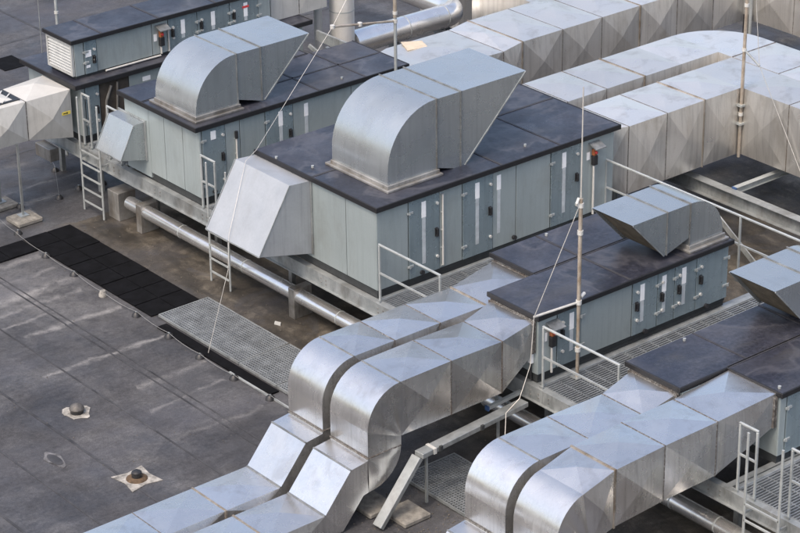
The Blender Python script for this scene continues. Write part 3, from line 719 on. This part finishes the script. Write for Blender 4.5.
# platform frames below each unit
for (ya, yb, lab) in ((.05, 3.5, 'welded steel platform under the largest unit'), (5.6, 8.2, 'welded steel platform under the unit with the small rain hood'), (-4.3, -2.0, 'welded steel platform under the unit behind the tall mast'), (-8.8, -6.6, 'welded steel platform under the unit cut by the right edge'), (9.95, 11.9, 'welded steel platform under the stacked pair of units')):
    Fm = thing('steel_platform', lab, 'steel platform', (3, (ya + yb) / 2, GZ), 'frames carrying the units')
    m = MB()
    for y in (ya, yb): m.box(.03, 5.7, y - .06, y + .06, .80, 1.035)
    m.build_each('cross_beam', M['frame'], Fm, weld=False)
    for x in (.5, 5.4):
        for y in (ya + .2, yb - .2): B(x - .05, x + .05, y - .05, y + .05, GZ, .798).build('leg', M['frame'], Fm)
# steel beams at right
RB = thing('steel_girder', 'dirty steel girder running along the right side below the square cornered duct', 'steel beam', (8.65, -2, GZ))
ibeam(RB, (8.60, 3.4, .86), (8.60, -9, .86), .30, .22, 'beam')
m = MB()
for y in (2.6, -3.1, -7.5): m.box(8.55, 8.65, y - .05, y + .05, GZ, .70)
m.build_each('girder_leg', M['frame'], RB, weld=False)
CB = thing('cross_girder', 'pale steel cross girder with a blue end cap, running under the right duct', 'steel beam', (9.4, -.74, .9))
ibeam(CB, (8.73, -.74, .98), (10.5, -.74, .98), .13, .12, 'beam', mat=M['rail'])
B(8.69, 8.726, -.80, -.68, .92, 1.045).build('end_cap', M['blue'], CB)
tag(MB().bar((8.1, -.6, .80), (8.1, -2.2, -.22), .03, .12).build('diagonal_brace', M['frame'], loc=(8.1, -1.4, GZ)), 'flat diagonal steel brace behind the right rail, in front of the girder', 'brace')
tag(B(6.3, 8.45, 1.62, 1.72, .72, .92).build('cross_girder', M['brownbox'], loc=(7.4, 1.67, .72)), 'short rusty girder end below the weathered duct behind the right rail', 'steel beam')
# parts in the gap behind the left bent hood
SG = thing('steel_bracket', 'grey steel brackets in the gap left of the flue, over the black roof', 'bracket', (6.6, 9.2, 1))
B(6.15, 6.21, 8.45, 9.75, 1.95, 2.18).build_each('channel', M['frame'], SG, weld=False)
B(6.35, 6.43, 8.1, 9.7, 1.55, 1.75).build_each('channel', M['rail'], SG)
MB().bar((6.0, 8.1, 1.5), (6.9, 8.6, 1.35), .08, .16).bar((5.9, 9.7, 1.9), (6.2, 8.5, 1.3), .05, .08).build_each('bracing', M['frame'], SG, weld=False)
m = MB()
for x in (6.18, 6.40): m.box(x - .028, x + .028, 8.6, 8.7, GZ, 1.54)
m.build_each('bracket_leg', M['frame'], SG, weld=False)

# rails
def rail_y(name, lab, x, ya, yb, z0, z1, zm, posts, group='guard rails'):
    R_ = thing(name, lab, 'railing', (x, (ya + yb) / 2, z0), group); w = .04
    B(x - w / 2, x + w / 2, min(ya, yb) - w / 2, max(ya, yb) + w / 2, z1 - w, z1).build('top_rail', M['rail'], R_, bevel=.008)
    B(x - .014, x + .014, min(ya, yb) + w / 2, max(ya, yb) - w / 2, zm - .017, zm + .017).build('mid_rail', M['rail'], R_)
    for y in posts:
        p = B(x - w / 2, x + w / 2, y - w / 2, y + w / 2, z0, z1 - w - .001).build('post', M['rail'], R_, bevel=.006)
        B(x - .05, x - w / 2 - .001, y - .05, y + .05, z0 - .12, z0 + .06).build('post_plate', M['frame'], p)
    return R_
rail_y('guard_rail', 'grey square-tube guard rail beside the front corner of the largest unit', -.02, -.10, -1.80, PZ - .02, 2.22, 1.63, (-.10, -1.80))
rail_y('guard_rail', 'grey guard rail at the foot of the tall mast, by the isolator switch', -.02, -4.50, -6.32, PZ - .02, 2.23, 1.64, (-4.50, -6.32))
rail_y('guard_rail', 'grey guard rail cut by the right edge beside the lower right ladder', -.02, -10.10, -11.6, PZ - .02, 2.29, 1.72, (-10.10, -11.6))
rail_y('guard_rail', 'short narrow rail frame left of the lower right ladder', -.02, -9.02, -9.38, PZ - .02, 2.29, 1.72, (-9.02, -9.38))
rail_y('guard_rail', 'short narrow rail frame at the corner of the unit with the small rain hood', -.02, 5.50, 5.04, PZ - .02, 2.21, 1.64, (5.50, 5.04))
rail_y('guard_rail', 'short narrow rail frame at the top of the far left ladder', -.02, 9.84, 9.56, PZ - .02, 2.25, 1.65, (9.84, 9.56))
rail_y('guard_rail', 'short grey rail between the far left ladder and the small rain hood', -.02, 8.86, 8.42, PZ - .02, 2.25, 1.65, (8.86, 8.42))
rail_y('guard_rail', 'long pale guard rail crossing behind the hood of the four-door unit', 5.79, 0.0, -11.0, PZ - .02, 2.25, 1.65, (0, -1.8, -3.57, -6.3, -8.8, -11))

# ladders
def ladder(lab, y0, y1, ztop, zbot, x=-.30, lean=.0):
    T = thing('ladder', lab, 'ladder', (x, (y0 + y1) / 2, zbot), 'fixed ladders at the platform edge')
    for y in (y0, y1):
        MB().bar((x, y, zbot), (x, y, ztop), .045, .03).build('stile', M['rail'], T, bevel=.006)
    z = zbot + .22
    while z < 1.15:
        MB().bar((x, y0, z), (x, y1, z), .03, .03).build('rung', M['rail'], T); z += .29
    m = MB()
    for y in (y0, y1): m.bar((x, y, .95), (-.118, y, .95), .03, .04)
    m.build_each('bracket', M['frame'], T)
    return T
ladder('grey ladder below the cream duct at far left, its feet on the deck', 8.83, 9.58, 2.30, GZ)
ladder('grey ladder half hidden behind the big white slanted rain hood', 4.28, 4.93, 2.30, GZ)
ladder('grey ladder at the lower right corner against the beam', -10.15, -9.44, 2.38, GZ)

# pipes under the platform edge
PP = thing('insulated_pipe', 'thick silver pipe lying on the deck under the platform edge', 'pipe', (.1, 0, GZ), 'silver pipes under the platform')
for (ya, yb) in ((8.35, 4.2), (4.195, -.6), (-.605, -5.2), (-5.205, -13)):
    MB().tube([(.06, ya, .19), (.06, yb, .19)], .145, 20).build('pipe_length', M['pipe'], PP, smooth=40)
m = MB()
for y in (6.4, 4.2, 1.2, -.6, -3, -5.2, -7.6, -8.6): m.tube([(.06, y - .012, .19), (.06, y + .012, .19)], .150, 20)
m.build_each('pipe_band', M['rail'], PP, smooth=40)
PQ = thing('insulated_pipe', 'thinner silver pipe behind the thick one under the platform edge', 'pipe', (.5, 0, GZ), 'silver pipes under the platform')
MB().tube([(.52, 8.2, .42), (.52, -13, .42)], .085, 16).build('pipe_length', M['pipe'], PQ, smooth=40)
m = MB()
for y in (6.9, 5.3, 3.6, .8, -4.1, -7.9): m.tube([(.52, y - .012, .42), (.52, y + .012, .42)], .09, 16)
m.build_each('pipe_band', M['rail'], PQ, smooth=40)
for (y, lab) in ((8.75, 'square sheet metal box at the far end of the thick silver pipe'), (7.80, 'sheet metal saddle box on the thick silver pipe near its far end'), (2.55, 'sheet metal saddle box on the thick silver pipe beside the white rain hood'), (-1.4, 'sheet metal saddle box on the thick silver pipe hidden below the S-shaped ducts'), (-6.0, 'sheet metal saddle box on the thick silver pipe near the bent cable tray end')):
    d = .2 if y > 8 else .09
    tag(B(-.10, .34, y - d, y + d, GZ, .36).build('pipe_saddle', M['brownbox'], loc=(.1, y, GZ), bevel=.008), lab, 'pipe support', 'saddles carrying the silver pipe')
tag(B(-.36, -.13, 10.75, 11.35, .45, .74).build('support_block', M['brownbox'], loc=(-.2, 11.1, .45), bevel=.01), 'dirty brown support block under the cream duct', 'support block')

# bent cable tray
CT = thing('cable_tray', 'galvanised covered cable tray bending down to the deck between the S-shaped ducts', 'cable tray', (-2.85, -4.35, GZ))
a = Vector((-2.80, -4.52, .78)); b = Vector((-.28, -4.32, .78)); c = Vector((-3.72, -4.56, -.22))
m = MB(); m.bar(a + Vector((.0, 0, 0)), b, .20, .09); m.build('tray', M['frame'], CT, bevel=.006)
m = MB(); m.bar(c, a + Vector((-.03, 0, -.02)), .20, .09); m.build('tray_drop', M['frame'], CT, bevel=.006)
m = MB(); q = a.lerp(b, .10); m.bar(q, q + Vector((.06, .0, 0)), .22, .105); m.build('joint_clip', M['clamp'], CT)
m = MB()
for k in (.16, .55): 
    q = a.lerp(b, k); m.box(q.x - .03, q.x + .03, q.y - .14, q.y - .10, q.z - .03, q.z + .06)
m.build_each('tray_clip', M['groove'], CT)
m = MB(); m.box(-2.68, -2.64, -4.56, -4.52, GZ + .1, .73); m.box(-.95, -.91, -4.4, -4.36, GZ, .73); m.build_each('tray_post', M['frame'], CT)
ST = thing('strut_channel', 'short steel strut with blue end cap above the cable tray', 'strut', (-.6, -4.1, .85))
MB().bar((-.95, -4.14, .84), (-.13, -4.07, .84), .07, .06).build_each('channel', M['rail'], ST)
B(-.985, -.952, -4.185, -4.10, .80, .88).build('end_cap', M['blue'], ST)
for (x, y, lab) in ((-3.1, -4.55, 'mossy concrete pad under the cable tray post at bottom'), (-3.35, -3.95, 'concrete pad half hidden behind the sloping end of the cable tray')):
    tag(B(x - .28, x + .28, y - .30, y + .30, GZ + .004, GZ + .10).build('concrete_pad', M['concrete'], loc=(x, y, GZ), bevel=.02), lab, 'concrete pad', 'pads under duct and tray legs')

# ------------------------------------------------------------------ deck mats and ground gratings
def mat_tiles(name, lab, x0, x1, y0, y1, nx, ny):
    m = MB(); m.box(x0, x1, y0, y1, GZ + .004, GZ + .012)
    for i in range(nx):
        for j in range(ny):
            xa = x0 + (x1 - x0) * i / nx + .012; xb = x0 + (x1 - x0) * (i + 1) / nx - .012; ya = y0 + (y1 - y0) * j / ny + .012; yb = y0 + (y1 - y0) * (j + 1) / ny - .012
            dx, dy, dz = random.uniform(-.009, .009), random.uniform(-.009, .009), random.uniform(-.004, .006)
            m.box(xa + dx, xb + dx, ya + dy, yb + dy, GZ + .0125, GZ + .03 + dz)
    return tag(m.build(name, M['rubber'], loc=((x0 + x1) / 2, (y0 + y1) / 2, GZ), bevel=.006, weld=False), lab, 'rubber mat')
mat_tiles('rubber_mat', 'long black tiled rubber mat leading to the ground grating', -2.14, -.98, 4.36, 9.10, 2, 8)
mat_tiles('rubber_mat', 'short black rubber mat reaching the left edge', -4.8, -2.16, 8.42, 9.06, 4, 1)
tag(B(2.75, 3.45, 17.9, 18.75, GZ + .004, GZ + .016).build('rubber_mat', M['rubber'], loc=(3.1, 18.3, GZ)), 'dark square patch of matting at the upper left edge', 'rubber mat')
tag(B(-2.32, -2.10, .3, 3.9, GZ + .004, GZ + .035).build('rubber_strip', M['rubber'], loc=(-2.2, 2.1, GZ)), 'narrow black rubber strip along the front of the ground grating', 'rubber strip')
GGp = 'gratings laid on the deck'
for (x0, x1, y0, y1, lab) in ((-2.04, -.86, 1.63, 4.26, 'long steel grating laid on the deck next to the black mat'), (-2.05, -.86, .45, 1.60, 'short steel grating on the deck beside the S-shaped duct'), (-2.06, -.86, -2.0, .42, 'steel grating on the deck running under the left S-shaped duct'),
                              (-2.4, -1.2, -6.2, -3.55, 'steel grating in the dark below the cable tray')):
    T = thing('ground_grating', lab, 'grating', ((x0 + x1) / 2, (y0 + y1) / 2, GZ), GGp)
    grating(x0 + .02, x1 - .02, y0 + .02, y1 - .02, GZ + .07, .06, .06, .03, .022).build('bars', M['grate'], T, weld=False, recalc=False)
    B(x0, x1, y0, y0 + .018, GZ + .02, GZ + .075).box(x0, x1, y1 - .018, y1, GZ + .02, GZ + .075).box(x0, x0 + .018, y0 + .019, y1 - .019, GZ + .02, GZ + .075).box(x1 - .018, x1, y0 + .019, y1 - .019, GZ + .02, GZ + .075).build('border', M['frame'], T, weld=False)
    m = MB()
    for k in range(3):
        y = y0 + (y1 - y0) * (k + .5) / 3; m.box(x0 + .05, x1 - .05, y - .04, y + .04, GZ + .004, GZ + .038)
    m.build_each('bearer', M['rubber'], T)
tag(B(-2.36, -2.32, -1.5, 1.5, GZ + .004, GZ + .03).build('edge_trim', M['rail'], loc=(-2.3, 0, GZ)), 'grey metal edge trim in front of the narrow rubber strip', 'edge trim')

# ------------------------------------------------------------------ lightning protection
def clampset(T, pts, r=.05, h=.05):
    m = MB()
    for p in pts: m.tube([(p[0], p[1], p[2] - h), (p[0], p[1], p[2] + h)], r, 10)
    m.build_each('clamp', M['clamp'], T, smooth=40)
MG = 'lightning rods'
T = thing('lightning_mast', 'tall brown lightning mast with white clamps rising from the grating before the four-door unit', 'lightning rod', (.67, -4.62, PZ), MG)
MB().tube([(.67, -4.62, PZ), (.67, -4.62, 2.3)], .032, 12).tube([(.67, -4.62, 2.3), (.67, -4.62, 4.42)], .036, 12).build('mast_tube', M['mast'], T, smooth=40)
MB().tube([(.67, -4.62, 4.40), (.67, -4.62, 6.4)], [.014, .010], 8).build('rod_tip', M['wire'], T, smooth=40)
clampset(T, [(.67, -4.62, 4.30), (.67, -4.62, 3.80), (.67, -4.62, 2.5), (.67, -4.62, 1.60)], .052, .04)
MB().tube([(.67, -4.62, 2.50), (-.18, -4.42, 2.42)], .022, 8).build('stay_bar', M['wire'], T, smooth=40)
MB().tube([(.72, -4.62, 2.58), (.82, -4.60, 2.62)], .03, 8).tube([(.62, -4.62, 4.44), (.55, -4.64, 4.36)], .025, 8).build_each('stay_clip', M['clamp'], T, smooth=40)
B(.58, .76, -4.71, -4.53, PZ + .012, PZ + .03).build('base_plate', M['frame'], T)
tag(MB().tube([(.66, -4.63, 4.36), (-.18, -4.43, 2.42), (-.28, -4.46, 1.55), (-.52, -4.46, 1.0), (-.86, -4.5, .86), (-1.25, -4.9, .5), (-1.6, -5.4, .1), (-1.62, -5.5, GZ)], .007, 6).build('conductor_wire', M['wire'], loc=(0, -4.5, PZ), smooth=60), 'thin pale wire from the tall mast down past the unit corner to the cable tray', 'wire')
T = thing('lightning_mast', 'lightning mast rising behind the hood of the largest unit with a brown side arm', 'lightning rod', (4.62, 5.05, PZ), MG)
MB().tube([(4.62, 5.05, PZ), (4.62, 5.05, 5.6)], .034, 12).build('mast_tube', M['rail'], T, smooth=40)
MB().tube([(4.62, 5.05, 4.1), (4.62, 5.05, 5.7)], .042, 12).build('mast_sleeve', M['mast'], T, smooth=40)
MB().tube([(4.62, 5.05, 4.02), (3.0, 5.05, 4.28)], .026, 8).build('side_arm', M['mast'], T, smooth=40)
clampset(T, [(4.62, 5.05, 4.02), (4.62, 5.05, 4.2), (3.0, 5.05, 4.28), (3.7, 5.05, 4.17)], .05, .035)
tag(MB().tube([(4.6, 5.05, 6.4), (3.0, 5.05, 4.28), (-.10, 3.50, 2.95), (-.50, 3.30, 2.90), (-1.24, 2.9, 1.72), (-1.40, 2.75, 1.1), (-2.22, 2.36, GZ + .01)], .005, 6).build('conductor_wire', M['wire'], loc=(0, 3.5, PZ), smooth=60), 'thin pale wire from the side arm over the white rain hood down to the deck', 'wire')
T = thing('lightning_mast', 'lightning mast bracketed to the square duct corner at right', 'lightning rod', (9.66, .06, PZ), MG)
MB().tube([(9.66, .06, 1.2), (9.68, .06, 4.75)], .036, 12).build('mast_tube', M['mast'], T, smooth=40)
m = MB()
for z in (1.95, 2.35): m.box(9.58, 9.72, -.02, .115, z - .02, z + .02)
m.build_each('mast_bracket', M['rail'], T)
clampset(T, [(9.68, .06, 4.5), (9.67, .06, 3.55), (9.66, .06, 2.15)], .05, .035)
MB().tube([(9.67, .06, 3.55), (9.64, -.40, 3.33)], .022, 8).build('side_arm', M['frame'], T, smooth=40)
tag(MB().tube([(9.68, -.02, 6.2), (9.64, -.25, 4.4), (9.64, -.40, 3.33), (9.64, -1.57, 1.53), (9.64, -2.3, .4)], .007, 6).build('conductor_wire', M['wire'], loc=(10, 0, PZ), smooth=60), 'thin pale wire from the right mast arm across the duct side', 'wire')
T = thing('lightning_mast', 'thin pole at the top right, in the corner between the rear ducts', 'lightning rod', (15.68, 5.3, GZ), MG)
MB().tube([(15.68, 5.35, GZ), (15.68, 5.35, 4.2)], .045, 10).build('mast_tube', M['rail'], T, smooth=40)
MB().tube([(15.6, 5.42, GZ), (15.6, 5.42, 1.5)], .06, 8).build('mast_foot', M['black'], T, smooth=40)
T = thing('lightning_mast', 'thin grey pole behind the louvred box at upper left', 'lightning rod', (1.05, 12.4, GZ), MG)
MB().tube([(1.05, 12.4, GZ), (1.05, 12.4, 4.6)], .035, 10).build('mast_tube', M['rail'], T, smooth=40)
clampset(T, [(1.05, 12.4, 3.1)], .05, .03)
tag(MB().tube([(.55, 12.3, 4.6), (.50, 12.2, 1.6), (.5, 12.2, GZ)], .010, 6).build('conductor_wire', M['frame'], loc=(.5, 12.2, GZ), smooth=60), 'faint thin wire left of the pole behind the louvred box', 'wire')

holders = [(-2.05, 9.42), (-2.21, 8.07), (-2.25, 6.95), (-2.36, 3.44), (-2.41, 2.35), (-2.42, 1.25), (-2.38, .19), (-2.4, -.9), (-1.29, 10.58), (-.41, 10.43), (.19, 10.58), (.74, 10.47), (.34, 11.78), (-2.33, 4.6)]
wp = [(-2.0, 12.6), (-1.99, 10.4), (-2.13, 9.42), (-2.23, 8.07), (-2.25, 6.95), (-2.33, 5.77), (-2.31, 4.6), (-2.36, 3.44), (-2.41, 2.35), (-2.42, 1.25), (-2.38, .19), (-2.4, -.9), (-2.42, -2.0)]
def cat(pts, z0, sag):
    out = []
    for (a, b) in zip(pts, pts[1:]):
        for k in range(4):
            t = k / 4; out.append((a[0] + (b[0] - a[0]) * t, a[1] + (b[1] - a[1]) * t, z0 - sag * 4 * t * (1 - t)))
    out.append((pts[-1][0], pts[-1][1], z0)); return out
tag(MB().tube(cat(wp, GZ + .09, .04), .006, 6).build('conductor_wire', M['groundwire'], loc=(-2.2, 5, GZ), smooth=60), 'pale conductor wire running on small black cones along the edge of the black mat', 'wire')
tag(MB().tube(cat([(-4.8, 10.6), (-1.29, 10.58), (-.41, 10.43)], GZ + .115, .06) + [(.34, 11.78, GZ + .115), (.8, 13, GZ + .1)], .006, 6).build('conductor_wire', M['groundwire'], loc=(-1, 10.5, GZ), smooth=60), 'pale conductor wire on black cones below the cream duct', 'wire')
m = MB().tube([(0, 0, .0), (0, 0, .045), (0, 0, .085)], [.095, .08, .04], 12)
hb = m.build('wire_holder', M['black'], loc=(0, 0, 0), smooth=35)
HG = 'black cone holders of the conductor wires'
cp = MB().box(-.012, .012, -.02, .02, .0855, .098).build('wire_clip', M['frame'], hb)
for i, (x, y) in enumerate(holders):
    o = hb if i == 0 else copy_tree(hb)
    o.location = (x, y, GZ + .002)
    tag(o, 'small black cone holder carrying a thin conductor wire on the deck', 'wire holder', HG)
o = tag(MB().tube([(-2.33, 5.77, GZ + .002), (-2.33, 5.77, GZ + .05), (-2.33, 5.77, GZ + .12)], [.085, .085, .055], 12).build('wire_holder', M['lead'], loc=(-2.33, 5.77, GZ), smooth=35), 'single white holder among the black cones, beside the long black mat', 'wire holder')

# roof outlets and repair patches
T = thing('roof_outlet', 'round rusty roof outlet in a square pale flashing, near the low ducts', 'roof outlet', (-5.81, -.6, GZ))
MB().prism([(-6.12, -.93), (-5.80, -.86), (-5.50, -.93), (-5.55, -.60), (-5.50, -.28), (-5.82, -.34), (-6.12, -.27), (-6.06, -.6)], 'z', GZ + .003, GZ + .012).build('flashing', M['lead'], T)
MB().tube([(-5.81, -.6, GZ + .012), (-5.81, -.6, GZ + .03), (-5.81, -.6, GZ + .05)], [.19, .17, .13], 16).build('collar', M['rust'], T, smooth=40)
MB().tube([(-5.81, -.6, GZ + .05), (-5.81, -.6, GZ + .14), (-5.81, -.6, GZ + .17)], [.09, .09, .05], 12).build('stub', M['black'], T, smooth=40)
T = thing('roof_vent', 'small dark mushroom vent with a pale torn flashing on the open deck', 'roof vent', (-5.32, 2.05, GZ))
MB().prism([(-5.32 + (.24 + .05 * math.sin(3 * t + 1)) * math.cos(t), 2.05 + (.26 + .06 * math.sin(4 * t)) * math.sin(t)) for t in [k * math.pi / 9 for k in range(18)]], 'z', GZ + .003, GZ + .01).build('flashing', M['lead'], T)
MB().tube([(-5.32, 2.05, GZ + .01), (-5.32, 2.05, GZ + .07)], .12, 14).build('stub', M['black'], T, smooth=40)
MB().tube([(-5.32, 2.05, GZ + .07), (-5.32, 2.05, GZ + .10), (-5.32, 2.05, GZ + .16), (-5.32, 2.05, GZ + .19)], [.13, .14, .10, .03], 14).build('cap', M['capmetal'], T, smooth=40)
tag(MB().prism([(-6.53 + (.20 + .04 * math.sin(3 * t)) * math.cos(t) * .7, .87 + (.30 + .05 * math.sin(4 * t + 2)) * math.sin(t)) for t in [k * math.pi / 9 for k in range(18)]], 'z', GZ + .003, GZ + .009).build('repair_patch', M['patchgrey'], loc=(-6.5, .87, GZ)), 'pale oval repair patch on the bare deck left of the roof outlet', 'patch')
tag(MB().prism([(-6.53 + .13 * math.cos(t) * .7, .87 + .22 * math.sin(t)) for t in [k * math.pi / 8 for k in range(16)]], 'z', GZ + .0095, GZ + .014).build('repair_patch', M['seam'], loc=(-6.5, .87, GZ)), 'dark middle of the pale oval patch', 'patch')
tag(MB().prism([(-.52, 2.55), (-.45, 2.62), (-.40, 2.5), (-.47, 2.42)], 'z', GZ + .003, GZ + .03).build('scrap', M['clamp'], loc=(-.46, 2.52, GZ)), 'small white scrap lying on the dirty deck beside the silver pipe', 'litter')

g = MB(); rg = random.Random(3)
for k in range(900):
    zone = rg.random()
    if zone < .4: x, y = rg.gauss(-3.0, .9), rg.gauss(-4.9, .7)
    elif zone < .75: x, y = rg.gauss(-.75, .35), rg.uniform(-8, 9)
    else: x, y = rg.uniform(-7, -2), rg.uniform(-3, 9)
    r_ = rg.uniform(.006, .02) * (1 if zone < .75 else .6); h_ = r_ * rg.uniform(.4, .9); a_ = rg.uniform(0, 6.3)
    q = [(x + r_ * rg.uniform(.6, 1.2) * math.cos(a_ + t), y + r_ * rg.uniform(.6, 1.2) * math.sin(a_ + t)) for t in (0, 1.5, 3.1, 4.6)]
    g.prism(q, 'z', GZ + .001, GZ + h_)
o = g.build('grit', M['gritty'], loc=(-2, 0, GZ), weld=False); o['kind'] = 'stuff'; tag(o, 'loose grit and crumbs scattered on the roof deck', 'grit')

# ------------------------------------------------------------------ camera, sky, sun
cam = bpy.data.cameras.new('camera'); co = bpy.data.objects.new('camera', cam); col.objects.link(co); scene.camera = co
Rm = [[0.77101373, -0.63670809, -0.01185919], [-0.28145095, -0.32399628, -0.90322299], [0.57124705, 0.69973511, -0.42900767]]
r_, d_, f_ = map(Vector, Rm)
mt = Matrix((r_, -d_, -f_)).transposed().to_4x4(); mt.translation = Vector((-24.81373221, -31.05662584, 20.59227878))
co.matrix_world = mt
cam.sensor_width = 36; cam.lens = 2407.37893636666 / 800 * 36; cam.clip_end = 2000; cam.clip_start = .5

SUN = Vector((-.40, -.12, .64)).normalized()
el = math.asin(SUN.z); rot = math.atan2(SUN.x, SUN.y)
sl = bpy.data.lights.new('sun', 'SUN'); sl.energy = .5; sl.angle = math.radians(10); sl.color = (1, .88, .73)
so = bpy.data.objects.new('sun', sl); col.objects.link(so); so.rotation_euler = SUN.to_track_quat('Z', 'Y').to_euler(); so.location = (-30, 10, 30)
w = bpy.data.worlds.new('World'); scene.world = w; w.use_nodes = True
nt = w.node_tree; nt.nodes.clear()
sky = nt.nodes.new('ShaderNodeTexSky'); sky.sky_type = 'NISHITA'; sky.sun_disc = False
sky.sun_elevation = el; sky.sun_rotation = rot; sky.air_density = 1.0; sky.dust_density = 5.5; sky.ozone_density = .35
bg = nt.nodes.new('ShaderNodeBackground'); bg.inputs[1].default_value = .15
ow = nt.nodes.new('ShaderNodeOutputWorld')
nt.links.new(sky.outputs[0], bg.inputs[0]); nt.links.new(bg.outputs[0], ow.inputs[0])
vs = scene.view_settings; vs.view_transform = 'Standard'; vs.look = 'None'; vs.exposure = 1.0; vs.gamma = 1; vs.use_curve_mapping = False
scene.render.filter_size = 1.0; scene.render.engine = 'CYCLES'; scene.cycles.max_bounces = 6
